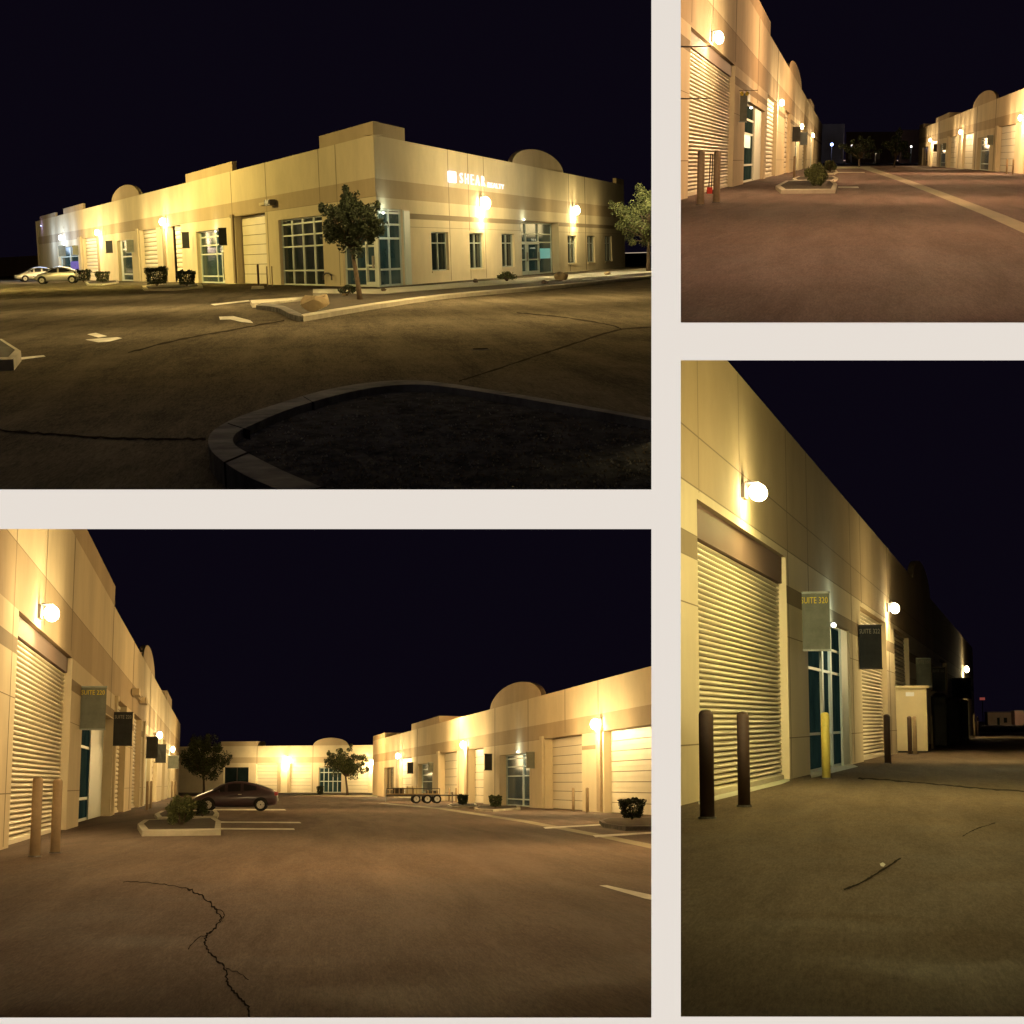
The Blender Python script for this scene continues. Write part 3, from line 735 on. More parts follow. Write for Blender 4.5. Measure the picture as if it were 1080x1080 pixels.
wall_strip(WL, root, 104.6, 4.1, m_='wall_dark'); wall_strip(WL, root, 147, 4.2); wall_strip(WL, root, 86, 4.2, w=2.0); wall_strip(WL, root, 174.5, 4.1, m_='wall_dark', w=2); wall_strip(WL, root, 247.8, 4.2, m_='wall_dark', w=1.6); 
rel = WL.W.inverted() @ WR.W
Z = lambda px, py: WR.SZ(px, py)[1]
wins = [dict(kind='glass', x0=a, x1=b, z0=.62, z1=2.68, cols=(0, .5, 1), rows=(0, .72, 1), rc=.22, fm='frame_dim', gm='glass', sill=True, bh=.03)
        for a, b in ((455.3, 473.3), (495.5, 510.6), (529.4, 542.7), (599, 608), (619.5, 627.6), (638, 645.5))]
facade(WR, root, H, 400, 659, wins + [
    dict(kind='glass', x0=None, x1=426, z1=3.75, cols=(0, .5, 1), rows=(0, .22, .62, .8, .95, 1), gm='glass_lit', rc=.2, bh=.05),
    dict(kind='glass', x0=550.4, x1=589.6, z1=3.5, cols=(0, .3, .62, 1), rows=(0, .62, .78, 1), gm='glass_lit', rc=.6, fm='frame', doors=[(0.02, .31), (.32, .62)], dh=2.15, bh=.045, scr=(.68, .97, .30, .50, 'screen')),
], [(0, 0), (3.3, 2), (3.58, 0), (4.25, 1), (5.13, 0)], joints=(473, 494, 510.5, 600, 617), parapets=[(650, 659, 7.6)],
    arches=[(541, 595, 8.35)], hj=((2.9, .010),), s0=0.0, s1=WR.S(659), rel=rel, shell=True, trim=1.6, roof=False)
rt = MB(); ra, rb, rc_ = Vector((0, 0, 0)), Vector((WL.L, 0, 0)), rel @ Vector((WR.S(659), 0, 0)); cc = (ra + rb + rc_) / 3
rt.quad([q.lerp(cc, .02) + Vector((0, 0, H - .4)) for q in (ra, rb, rc_)]); rt.build('roof', 'roof', root)
rt = MB(); rt.quad([ra, rc_, rc_ + Vector((0, 0, H)), ra + Vector((0, 0, H))]); rt.build('rear_wall', 'wall_mid', root)
q0, q2 = Vector((WL.S(337, H), 0, 0)), rel @ Vector((WR.S(427, H), 0, 0)); rt = MB(); rt.prism([q + Vector((0, 0, H)) for q in (q0, rb, q2)], [q + Vector((0, 0, 7.78)) for q in (q0, rb, q2)]); rt.build('parapet', 'wall_mid', root)
rt = MB(); rt.box(WL.L - .5, WL.L - .02, .02, .06, 0, 3.74); rt.build('corner_post', 'frame', root)
m = MB(); s0, s1 = WR.S(426, 2), WR.S(432, 2); m.box(s0, s1, -.06, -.003, 0.02, 3.7); m.build('column', 'frame', root, rel)
add_text('903', WR.S(567, 2.2), 2.26, .5, WR.w(570) * 5, .16, 'small_text', root).matrix_basis = rel @ Matrix.Translation((WR.S(567, 2.2), .45, 2.26))
for px, tx in ((553, 'OPEN'), (565.5, 'HOURS')):
    o = add_text(tx, 0, 0, 0, WR.w(px) * 5.5, .10, 'small_text', root); o.matrix_basis = rel @ Matrix.Translation((WR.S(px, 1.7), .42, 1.72))
# backlit name
def on(W, px, py, y=-.1): s, z = W.SZ(px, py, y); return s, z
s0, z0 = on(WR, 473.8, 192.0); s1, z1 = on(WR, 480.3, 181.2)
sg = empty('fascia_sign', WR.W @ Matrix.Translation((s0, 0, z0)), 'backlit lilac square with white letters high on the corner building, ' + UL, 'sign')
m = MB(); m.box(0, s1 - s0, -.14, -.03, 0, (z1 - z0) * .98); m.build('square', 'lit_square', sg)
zt = on(WR, 483, 181.8)[1]; zb = on(WR, 483, 193.0)[1]
for ch, a, b in (('S', 482.6, 485.8), ('H', 488.2, 491.8), ('E', 494.3, 497.4), ('A', 499.3, 503.6), ('R', 505.8, 509.2)):
    sa, sb_ = WR.S(a, 5.3), WR.S(b, 5.3); add_text(ch, sa - s0, zb - z0, -.14, sb_ - sa, zt - zb, 'lit_text', sg, 'letter', .06)
sa, sb_ = WR.S(512.5, 5), WR.S(529.5, 5); add_text('REALTY', sa - s0, zb - z0 - .02, -.14, sb_ - sa, (zt - zb) * .50, 'lit_text', sg, 'lettering', .06)

lamp(WR, 520.5, 213, 'brightest wall lamp, under the lit letters, ' + UL, 210, n=5, span=5, off=1.5, size=2.6)
lamp(WR, 614, 221, 'wall lamp right of the glazed entrance, ' + UL, 340, n=5, span=9, off=1.9, size=2.4)
lamp(WL, 167, 233.5, 'wall lamp between two roller doors, nearest on the long side, ' + UL, 900, n=5, span=9, off=2.0, size=2.0)
lamp(WL, 99, 245, 'warm wall lamp second along the long side, ' + UL, 900, n=5, span=10, off=2.0, size=2.0)
lamp(WL, 61, 250.5, 'bluish white wall lamp above the parked cars, ' + UL, 700, n=4, span=9, off=2.0, size=2.0, color=(.55, .72, 1), lens='lens_cool')
def spot_small(W, px, py, label, lens='lens_small', power=12, size=.35, color=(.85, 1, .85), k=1.5):
    return lamp(W, px, py, label, power, k=k, color=color, lens=lens, n=1, off=.5, size=size, group=None, cat='small lamp')
spot_small(WR, 552.8, 231.5, 'small white lamp at the left top of the glazed entrance, ' + UL)
spot_small(WR, 404.5, 224.5, 'small white lamp under the glazed corner of the building, ' + UL, power=24)
spot_small(WL, 43, 238, 'tiny violet lamp at the far left end of the building, ' + UL, lens='lens_blue', power=10, color=(.5, .4, 1), size=.4)
spot_small(WL, 227, 244, 'small lamp in the head of the glazed bay, ' + UL, power=12, size=.3)
# unlit floodlight box on the mid band
s, z = WL.SZ(285, 214); r = empty('floodlight', WL.W @ Matrix.Translation((s, 0, z)), 'unlit pale floodlight on the tan band, ' + UL, 'floodlight')
m = MB(); m.box(-2.2, .2, -.16, -.01, -.08, .08); m.build('bracket', 'wall_light', r); m = MB(); m.box(.2, 1.5, -.42, -.05, -.17, .15); m.box(.35, 1.35, -.46, -.42, -.12, .10); m.build('head', 'bronze', r)
# signs on the long side
for i, (x0, y0, x1, y1, cm, lb) in enumerate([
    (112, 254, 119, 267, 'banner_dark', 'small dark blank banner left of the far glazed bay, ' + UL),
    (134, 253, 141.5, 266.5, 'banner', 'small grey banner over the far glazed bay, ' + UL),
    (192.5, 245, 200, 262, 'banner_dark', 'dark blank banner left of the middle glazed bay, ' + UL),
    (231, 240.5, 239.5, 259, 'banner_dark', 'dark blank banner on the right of the middle glazed bay, ' + UL),
    (62, 259, 69.5, 270.5, 'banner', 'tiny grey banner beside the bluish lamp, ' + UL),
    (76.5, 259, 83, 269, 'banner', 'tiny grey banner above the violet window, ' + UL)]):
    suite_sign(P, x0, y0, x1, y1, WL.depth(x1, 3.2) - 1.5, lb, cm=cm, side=-1)
m = MB(); s0, s1 = WL.S(73, 1), WL.S(82, 1); m.box(s0, s1, .2, .3, .3, 2.0); m.build('lit_pane', 'glass_blue', root)

# pavement, kerbs and beds in front of the building
strip(P, [(330, 304.5), (400, 304.5), (432, 302.2), (560, 292.6), (690, 282.2)], [(330, 309), (405, 309.5), (455, 305.3), (560, 297.5), (690, 287.0)], 'pavement', 'pave', .10, label='pale concrete pavement along the corner building, ' + UL)
strip(P, [(345, 309.6), (405, 310.0), (455, 305.8), (560, 298), (690, 287.5)], [(338, 328), (400, 318.6), (470, 309.8), (590, 299.6), (690, 289.6)], 'planting_bed', 'soil', .08, label='dark planting bed between pavement and kerb, ' + UL)
strip(P, dense([(318, 331.5), (338, 328), (400, 318.6), (470, 309.8), (590, 299.6), (690, 289.6)], 5), dense([(320, 333.6), (342, 330.0), (402, 320.4), (470, 311.4), (590, 300.8), (690, 290.6)], 5), 'kerb', 'concrete', .12, label='kerb running along the street in front of the corner building, ' + UL)
strip(P, dense([(264, 316.5), (290, 315), (318, 313), (345, 311)], 4), dense([(266, 320), (291, 318), (318, 315.5), (345, 313)], 4), 'kerb', 'concrete', .13, label='short kerb at the car park end of the bed, ' + UL)
sheet(P, [(283, 321), (345, 313.5), (345, 328), (318, 332)], 'planting_bed', 'soil', .07, label='dark soil in the corner of the bed, ' + UL)
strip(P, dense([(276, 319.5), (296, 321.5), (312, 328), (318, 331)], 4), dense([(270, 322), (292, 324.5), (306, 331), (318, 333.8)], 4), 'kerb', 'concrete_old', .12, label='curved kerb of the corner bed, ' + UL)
sheet(P, [(150, 301.5), (163, 299.5), (212, 299), (214, 302), (182, 304.8), (152, 305)], 'kerbed_island', 'concrete', .10, top='soil', label='kerbed island under two clipped shrubs, ' + UL)
sheet(P, [(90, 297.2), (100, 295.8), (124, 295.6), (125.5, 297.2), (108, 299.6), (92, 299.6)], 'kerbed_island', 'concrete', .10, top='soil', label='kerbed island near the parked cars, ' + UL)
sheet(P, [(-60, 350), (2, 357.5), (22, 370), (14, 379), (-60, 381)], 'kerbed_island', 'concrete', .15, top='soil', label='corner of a kerbed island at the left edge, ' + UL)
strip(P, [(-20, 382), (20, 377), (46, 374.5)], [(-20, 386), (20, 379.5), (48, 376)], 'road_marking', 'paint', .004, label='painted line beside the island at the left edge, ' + UL)
sheet(P, [(92, 352.5), (101, 351), (113, 354.5), (104, 356)], 'road_marking', 'paint', label='white painted arrow tail on the asphalt, ' + UL)
sheet(P, [(90, 358.2), (106, 356.8), (124, 355.6), (129, 356.6), (116, 360), (104, 361)], 'road_marking', 'paint', label='white painted arrow head on the asphalt, ' + UL)
sheet(P, [(231, 334), (246, 333.3), (264, 337.8), (267, 340.6), (255, 339.6), (243, 336.8), (232, 337)], 'road_marking', 'paint', label='white painted mark in front of the corner bed, ' + UL)
sheet(P, [(222, 320.8), (262, 316.5), (264, 317.6), (226, 322)], 'road_marking', 'paint', label='faint painted bay line near the corner bed, ' + UL)
# wheel stop
p = P.g(272, 304.6); sc = P.scale(p); r = empty('wheel_stop', P.T(p, 0.0), 'pale concrete wheel stop below the thin dark posts, ' + UL, 'wheel stop')
m = MB(); a = 6.3 * sc; m.prism([(-a, -.9, 0), (a, -.9, 0), (a, .9, 0), (-a, .9, 0)], [(-a * .95, -.5, .14), (a * .95, -.5, .14), (a * .95, .5, .14), (-a * .95, .5, .14)]); m.build('block', 'concrete', r)
# street seams, manhole
crack(P, [(-20, 452), (40, 457), (100, 461), (160, 463), (217, 463)], 2.6, 'road_seam', 'crack', .7, 1)
crack(P, [(484, 402), (540, 384), (600, 364), (652, 348), (690, 345)], 1.6, 'road_seam', 'crack_soft', .3, 2)
crack(P, [(545, 330), (590, 334), (640, 342), (656, 347)], 1.3, 'road_seam', 'crack_soft', .3, 3)
crack(P, [(135, 372), (190, 358), (250, 347), (300, 338)], 1.8, 'road_seam', 'crack_soft', .4, 4)
r = empty('manhole_cover', P.T(P.g(507, 369)), 'dark round manhole cover in the street, ' + UL, 'manhole cover')
m = MB(); sc = P.scale(P.g(507, 369)); m.tube([(0, 0, .001), (0, 0, .012)], 10 * sc, 28); m.build('frame_ring', 'concrete_old', r)
m = MB(); m.tube([(0, 0, .013), (0, 0, .02)], 8 * sc, 28); m.build('cover', 'crack', r)
# foreground island: kerb ring + dark gravel
outer = [(420, 590), (360, 556), (300, 520), (262, 503), (236, 487), (221, 472), (223, 456), (248, 441), (292, 426), (340, 412), (388, 403.5), (432, 401), (478, 405), (560, 418), (640, 432), (700, 443)]
inner = [(470, 590), (420, 560), (352, 520), (300, 497), (266, 480), (247, 468), (249, 457), (268, 447), (304, 432), (350, 418), (392, 409), (432, 405.5), (476, 408.5), (558, 421.5), (638, 435), (700, 446)]
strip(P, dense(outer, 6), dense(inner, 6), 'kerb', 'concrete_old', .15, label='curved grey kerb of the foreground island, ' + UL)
sheet(P, [(x, y) for x, y in dense(inner, 4)] + [(760, 460), (760, 590)], 'gravel_bed', 'gravel', .085, label='dark gravel inside the foreground island, ' + UL)

for (a_, b_) in (((240, 446), (262, 453)), ((236, 487), (262, 476)), ((320, 418), (330, 424)), ((300, 520), (342, 513))):
    strip(P, [a_, b_], [(a_[0] + 1.6, a_[1] + .8), (b_[0] + 1.6, b_[1] + .8)], 'kerb_joint', 'crack', .154)

rng = random.Random(77); pb = MB()
for _ in range(2600):
    px_, py_ = rng.uniform(250, 700), 408 + rng.random() ** .8 * 112
    edge = 408 + 52 * max(0, (420 - px_) / 170) ** 1.6 if px_ < 430 else 409 + (px_ - 430) * .135
    if py_ < edge + 4 or (py_ > 468 and px_ < 250 + (py_ - 468) * 2.1): continue
    q = P.g(px_, py_, .09); a = rng.uniform(.004, .013); t = rng.uniform(0, 6.28)
    tri = [q + Vector((a * math.cos(t + k * 2.1), 2.2 * a * math.sin(t + k * 2.1), 0)) for k in range(3)]; top = q + Vector((0, 0, a * 1.2))
    for k in range(3): pb.quad([tri[k], tri[(k + 1) % 3], top], rng.randrange(2))
tag(pb.build('pebbles', ['bark', 'concrete_old'], None, P.M), 'loose pebbles scattered over the dark gravel of the foreground island, ' + UL, 'pebbles', kind='stuff')

# thin posts
bollard(P, 272.8, 279, 301.5, 2.3, 'thin dark steel post before the closed door, ' + UL, 'post_brown', None)
bollard(P, 282.2, 281, 302, 1.4, 'thinnest pale post beside the dark post, ' + UL, 'post', None)
bollard(P, 287.5, 281, 302, 1.2, 'thin pale post left of the gridded window, ' + UL, 'post', None)
# plants
bush(P, 154, 177.5, 281.5, 301.5, 'large clipped shrub with fresh top in front of the roller doors, ' + UL, ('leaf_dark', 'leaf_mid'), 2600, 11, 1.0)
bush(P, 188, 206.5, 285, 301.5, 'clipped dark shrub right of the large one, ' + UL, ('leaf_dark', 'leaf_dark'), 2000, 12, 1.0)
bush(P, 80, 96, 284, 297, 'clipped shrub at the tail of the silver car, ' + UL, ('leaf_dark', 'leaf_dark'), 1200, 13, .9)
bush(P, 101, 115.5, 286, 297.8, 'low clipped shrub near the far glazed bay, ' + UL, ('leaf_dark', 'leaf_mid'), 1200, 14, .9)
tree(P, 380, 318.5, (334, 203, 408, 272), 'small dark street tree in front of the glazed corner, ' + UL, m2=('leaf_dark', 'leaf_dark'), n=9500, seed=5, leafpx=1.7, lump=60, trunkw=5, name='street_tree')
tree(P, 684, 287.5, (644, 198, 726, 264), 'pale olive tree cut by the right edge, ' + UL, m2=('leaf_pale', 'leaf_mid'), n=11000, seed=8, leafpx=1.0, lump=64, trunkw=4.5, name='street_tree')
bush(P, 521, 549, 285.5, 296, 'low loose shrub below the narrow windows, ' + UL, ('leaf_mid', 'leaf_pale'), 1500, 21, .9, box=False, group='loose shrubs and stones in the bed')
bush(P, 354, 378, 300, 310.5, 'low dark shrub behind the street tree trunk, ' + UL, ('leaf_dark', 'leaf_dark'), 900, 22, 1.0, box=False, group='loose shrubs and stones in the bed')
for i, q in enumerate([(583.5, 598.5, 283.5, 295.5, 'large sandstone boulder by the glazed entrance, ' + UL, 'rock'), (319, 345, 306, 330, 'large boulder at the corner of the bed, ' + UL, 'rock'),
                       (497, 506, 293.5, 298.5, 'small dark stone below the second window, ' + UL, 'bark'), (571, 578.5, 295, 299.5, 'small dark stone left of the large boulder, ' + UL, 'bark'),
                       (636, 643.5, 286, 290.3, 'small pale stone near the right end of the facade, ' + UL, 'rock'), (401, 408, 303.5, 307.5, 'small dark stone at the foot of the glazed corner, ' + UL, 'bark'),
                       (360, 368, 307, 311.5, 'small pale stone left of the tree trunk, ' + UL, 'rock'), (334, 349, 310, 322, 'brown boulder tucked behind the large one, ' + UL, 'rock')]):
    rock(P, *q[:5], seed=30 + i, m_=q[5], z=.08)
# hose pipe arch on the wall
m = MB(); s = WL.S(343.5, .5); e = WL.S(352, .5)
m.tube([(s, -.12, .32), (s, -.12, .55), (s + (e - s) * .3, -.12, .68), (s + (e - s) * .7, -.12, .68), (e, -.12, .55), (e, -.12, .32)], .045, 7)
m.build('pipe', 'bronze', root)
# cars
p = P.g(62, 299.2); sc = P.scale(p); car(P, p, math.radians(180), 'silver saloon nearer the shrubs, seen from its side, ' + UL, 'car_silver', L=52 * sc * .98, prof='saloon', group='parked cars left of the corner building')
p = P.g(40, 296.8); sc = P.scale(p); car(P, p, math.radians(198), 'silver estate half hidden behind the saloon, ' + UL, 'car_silver', L=46 * sc, prof='hatch', group='parked cars left of the corner building')
# distant block wall on the left
WD = Wall(P, (-300, 295), (46, 291.0)); r = empty('distant_building', WD.W, 'low brown building in the dark beyond the cars, ' + UL, 'building')
m = MB(); m.box(0, WD.L * .862, 0, 6, 0, 3.0); m.build('pale_wing', 'far_pale', r); m = MB(); m.box(WD.L * .864, WD.L * 1.05, 0, 6, 0, 3.6); m.build('wall', 'far_wall', r)
m = MB()
for i in range(6): m.box(WD.L * .87 + i * 2.2, WD.L * .87 + i * 2.2 + .9, -.05, -.004, .1, 1.6)
m.build('openings', 'crack', r)
# two lot lamps outside the frame, then unseen fills added inside the view
add_light(P, P.at(-60, 120, 115), 6000, (1.0, .74, .22))
add_light(P, P.at(-200, 170, 165), 6500, (1.0, .74, .26))
add_light(P, P.at(600, 175, 92), 500, (1.0, .78, .38))
soft(P, (-.5, 14, 5.0), 9, 9, 10, (1.0, .88, .85))
add_light(P, P.at(672, 190, 105), 420, (1.0, .84, .5), 1.0)
add_light(P, P.at(12, 262, 170), 420, (1.0, .7, .5), 1.0)
for (px_, py_), e in (((172, 325), 850), ((182, 350), 330), ((190, 380), 70), ((95, 315), 480), ((300, 312), 280), ((560, 316), 850), ((520, 335), 200), ((470, 322), 320), ((620, 335), 320), ((430, 350), 60)):
    q = P.g(px_, py_); q.z = 5.5; add_light(P, q, e, (1.0, .72, .30), 1.0)  # unseen fills added to make pools of light on the asphalt
P.finish()

# ================================================================== lower left: the lane between two rows of units
LC = (1.0, 0.73, 0.34)
P = Panel((0, 558, 687, 1073), 343, 827, 0, margins=(300, 6, 6, 6))
ground(P, asphalt('asphalt of the lane', (0.085, 0.062, 0.050), (0.175, 0.128, 0.100), 0.8, 0.012, (4.0, 0.36, 1)))
WL = Wall(P, (-60, 915.3), (188, 838.6)); H = 8.75
root = empty('unit_building', WL.W, 'long row of tan units receding along the left side, ' + LL, 'building')
b = [(0, 0), (4.15, 2), (4.5, 0), (5.12, 1), (6.5, 0)]
bays = [
    dict(kind='shutter', x0=14.5, x1=73, z1=5.12, n=38, amp=.07, rc=.28, hood=.45),
    dict(kind='glass', x0=85, x1=118, z1=4.1, cols=(0, .62, 1), rows=(0, .20, .66, .86, 1), gm='glass_in', rc=.5, cw=.5, bh=.05),
    dict(kind='shutter', x0=121, x1=132, z1=5.12, n=24, amp=.05),
    dict(kind='shutter', x0=140, x1=148, z1=5.12, n=24, amp=.05),
    dict(kind='glass', x0=153.5, x1=158.5, z1=4.1, cols=(0, 1), rows=(0, .2, .66, 1), gm='glass_in', bh=.06),
    dict(kind='shutter', x0=160.5, x1=165.5, z1=5.12, n=12, amp=.05),
    dict(kind='shutter', x0=171, x1=174, z1=5.12, n=12, amp=.05),
    dict(kind='glass', x0=177, x1=179.5, z1=4.1, cols=(0, 1), rows=(0, .2, .66, 1), gm='glass_in', bh=.06)]
facade(WL, root, H, -60, None, bays, b, joints=(17, 48, 76, 118, 140, 158), parapets=[(-60, 17, 9.4), (70, 121, 9.6), (176, 181, 9.6)], arches=[(152, 164, 10.2)],
       hj=((1.15, .012), (3.2, .010), (6.5, .012)), s1=WL.L)
m = MB(); s0, s1 = WL.S(105.6, 2), WL.S(117.5, 2); m.box(s0, s1, .38, .42, 0.02, 4.08); m.build('door_post', 'frame', root)
wall_strip(WL, root, 119.3, 4.9); wall_strip(WL, root, 150, 4.9)
W2 = Wall(P, (393, 839.4), (760, 866.3)); H2 = 6.35
root2 = empty('unit_building', W2.W, 'tan row of units with three lit lamps on the right, ' + LL, 'building')
facade(W2, root2, H2, 393, None, [
    dict(kind='glass', x0=405, x1=415.5, z1=3.1, cols=(0, .33, .66, 1), rows=(0, .25, 1), gm='glass', fm='post', cw=.5, bh=.04),
    dict(kind='panel_door', x0=421, x1=434, z1=3.85, n=6),
    dict(kind='glass', x0=440.5, x1=456, z1=3.15, cols=(0, .8, 1), rows=(0, .2, .5, .68, .84, 1), gm='glass_lit', cw=.45, bh=.035, rc=.45),
    dict(kind='panel_door', x0=463.5, x1=482, z1=3.85, n=6, rc=.45),
    dict(kind='panel_door', x0=494, x1=510, z1=3.85, n=7, rc=.5),
    dict(kind='glass', x0=527, x1=558.5, z1=3.2, cols=(0, .58, .82, 1), rows=(0, .13, .58, .76, .92, 1), gm='glass_lit', bh=.035, rc=.5, doors=[(.83, 1.0)], dh=2.4),
    dict(kind='panel_door', x0=574.5, x1=614, z1=3.87, n=8, rc=.45),
    dict(kind='panel_door', x0=637, x1=700, z1=3.87, n=8, rc=.35),
], [(0, 0), (2.95, 0), (3.87, 1), (4.72, 0)], joints=(440, 484, 522, 557, 596, 631), parapets=[(393, 406, 6.9), (434, 463, 6.95)], arches=[(516, 570, 7.6)],
       hj=((3.87, .01),), s1=W2.L)
wall_strip(W2, root2, 573, 3.8, w=1.4); wall_strip(W2, root2, 463, 3.8, w=1.4); wall_strip(W2, root2, 633.5, 3.85, m_='post', w=4.0); wall_strip(W2, root2, 492.5, 3.85, m_='post', w=2.5); wall_strip(W2, root2, 419.5, 3.85, m_='post', w=2)  # the post coloured strips stand in for dark door jambs
# stripe on the lamp pier
m = MB(); s0, s1 = W2.S(614, 3.3), W2.S(631, 3.3); m.box(s0, s1, -.012, -.003, 3.05, 3.25); m.build('stripe', 'wall_dark', root2)
W3 = Wall(P, (180, 835.8), (396, 836.2)); H3 = 8.0
z3 = lambda py: W3.SZ(300, py)[1]
H3 = z3(786.5); zb0, zb1 = z3(804.5), z3(798.5)
root3 = empty('unit_building', W3.W, 'far tan unit building closing the lane, seen square on, ' + LL, 'building')
facade(W3, root3, H3, 180, None, [
    dict(kind='glass', x0=236, x1=262, z1=z3(809), cols=(0, .5, 1), rows=(0, .4, 1), gm='glass', fm='bronze', cw=.12, bh=.05),
    dict(kind='panel_door', x0=270, x1=292.5, z1=z3(806), n=8), dict(kind='panel_door', x0=306, x1=328, z1=z3(806), n=8),
    dict(kind='glass', x0=336, x1=360, z1=z3(809.5), cols=(0, .2, .4, .6, .8, 1), rows=(0, .45, .8, 1), gm='glass_lit', cw=.10, bh=.07),
    dict(kind='panel_door', x0=366, x1=388, z1=z3(806), n=8),
], [(0, 0), (zb0, 1), (zb1, 0)], joints=(271, 330), parapets=[(232, 271, z3(781.5))], arches=[(330, 367, z3(778.5))], s1=W3.L)
wall_strip(W3, root3, 294.5, z3(806), m_='post', w=3.5); wall_strip(W3, root3, 304.6, z3(806), m_='post', w=2.5)
m = MB()
lamp(WL, 60, 646, 'big wall lamp over the ribbed roller door, ' + LL, 480, n=5, span=5, off=1.5, size=1.45)
lamp(WL, 172.4, 775, 'second wall lamp far along the left row, ' + LL, 1100, n=5, span=16, off=2.0, size=1.9)
lamp(WL, 185.5, 790, 'third wall lamp far along the left row, ' + LL, 1100, n=5, span=20, off=2.0, size=2.0)
lamp(W2, 622, 763, 'largest wall lamp of the right row, on the pier between two doors, ' + LL, 620, n=5, span=5, off=1.7, size=1.9)
lamp(W2, 484.5, 785, 'middle wall lamp of the right row above its pier, ' + LL, 800, n=5, span=8, off=2.0, size=1.9)
lamp(W2, 416.3, 797, 'smallest wall lamp of the right row, above the brown window, ' + LL, 900, n=5, span=10, off=2.0, size=2.0)
lamp(W3, 300, 800.5, 'wall lamp in the middle of the far building, ' + LL, 1100, n=3, span=4, off=3, size=3.4)
lamp(W3, 391, 803.5, 'wall lamp at the right end of the far building, ' + LL, 700, n=1, span=3, off=3, size=2.8)
spot_small(W2, 545.5, 793, 'small twin lamp in the head of the glazed bay, ' + LL, power=20, size=.35)
s, z = WL.SZ(146, 738); r = empty('floodlight', WL.W @ Matrix.Translation((s, 0, z)), 'unlit floodlight on the tan band of the left row, ' + LL, 'floodlight')
m = MB(); m.box(-6, 0, -.16, -.01, -.08, .08); m.build('bracket', 'wall_light', r)
for a_, b_ in ((-9, -6), (0, 3)): m = MB(); m.box(a_, b_, -.42, -.05, -.17, .15); m.build('head', 'wall_light', r)
# banners
suite_sign(P, 82.8, 723.6, 110.3, 770, WL.depth(84, 3), 'nearest banner, reading SUITE 220, on the left row, ' + LL, 'SUITE 220')
suite_sign(P, 118.7, 751, 138.6, 786.7, WL.depth(119, 3), 'second dark banner on the left row, ' + LL, 'SUITE 220', 'grey_text', 'banner_dark')
suite_sign(P, 153.8, 777, 166, 800, WL.depth(153.5, 3), 'third dark banner, below the second lamp, ' + LL, None, cm='banner_dark')
suite_sign(P, 163.8, 785, 174.7, 804.6, WL.depth(163, 3), 'fourth dark banner overlapping the third, ' + LL, None, cm='banner_dark')
suite_sign(P, 177, 797, 188, 810.6, WL.depth(176.5, 3), 'fifth grey banner near the far end of the left row, ' + LL, None)
suite_sign(P, 429.5, 804, 436, 816, W2.depth(437, 2.5), 'small dark banner above the trailer, ' + LL, None, cm='banner_dark')
suite_sign(P, 451.3, 804, 458, 815, W2.depth(457, 2.5), 'small grey banner right of the far glazed bay, ' + LL, None)
suite_sign(P, 511, 795, 519, 812.6, W2.depth(521, 2.5), 'dark banner between door and large glazed bay, ' + LL, None, cm='banner_dark')
suite_sign(P, 555, 793, 564, 810.5, W2.depth(564, 2.5), 'grey banner right of the large glazed bay, ' + LL, None)
# posts
bollard(P, 36.5, 820, 904, 11, 'tall tan bollard nearest the left edge before the roller door, ' + LL)
bollard(P, 58, 822, 900, 10.2, 'tall tan bollard second from the left edge, ' + LL)
bollard(P, 154.8, 824, 855, 3.2, 'bollard by the narrow glass strip behind the shrub, ' + LL)
bollard(P, 158.8, 824, 853, 2.6, 'bollard just right of the one by the narrow glass strip, ' + LL)
bollard(P, 181, 824, 841, 2.2, 'small bollard beyond the shrub, left of its pair, ' + LL)
bollard(P, 184.5, 824, 840, 2.0, 'small bollard beyond the shrub, right of its pair, ' + LL)
bollard(P, 604.7, 831, 856, 3.0, 'bollard in front of the closed door left of the big lamp pier, ' + LL)
bollard(P, 619.5, 831, 857.5, 3.4, 'bollard in front of the big lamp pier, ' + LL)
bollard(P, 473.6, 831, 845.5, 1.7, 'small bollard at the front of the trailer, left of two, ' + LL)
bollard(P, 481, 831, 846.5, 1.9, 'small bollard beside the far lamp pier, right of two, ' + LL)
# islands, markings
sheet(P, [(145, 869), (152, 864.5), (226, 862), (233, 866), (233, 875), (150, 876)], 'kerbed_island', 'concrete', .15, top='soil', label='pale kerbed island under the loose shrub, ' + LL)
sheet(P, [(163, 858.5), (170, 855), (228, 854.5), (231, 857.5), (229, 861), (166, 862)], 'kerbed_island', 'concrete', .12, top='soil', label='second kerbed island behind the first, ' + LL)
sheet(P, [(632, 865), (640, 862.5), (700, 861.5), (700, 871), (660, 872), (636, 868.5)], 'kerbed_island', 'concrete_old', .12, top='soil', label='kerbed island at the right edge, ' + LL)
sheet(P, [(500, 851), (505, 849.5), (548, 849.3), (549, 852), (520, 854), (502, 853)], 'kerbed_island', 'concrete', .10, top='soil', label='kerbed island before the large glazed bay, ' + LL)
sheet(P, [(472, 848.5), (476, 847.2), (502, 847.3), (503, 849.4), (476, 850.4)], 'kerbed_island', 'concrete', .10, top='soil', label='kerbed island near the trailer, ' + LL)
strip(P, [(404, 846.5), (470, 852.5), (560, 866), (640, 881), (720, 896.5)], [(398, 847.5), (462, 853.3), (550, 867), (628, 882), (712, 900.5)], 'gutter', 'gutter', .004, label='concrete gutter strip along the right row, ' + LL)
strip(P, [(573, 872.4), (640, 868.8)], [(575, 874), (641, 870)], 'road_marking', 'paint', .008, label='upper parking line near the right edge, ' + LL)
strip(P, [(625, 880.9), (690, 877.2)], [(628, 883.0), (690, 879.0)], 'road_marking', 'paint', .012, label='lower parking line near the right edge, ' + LL)
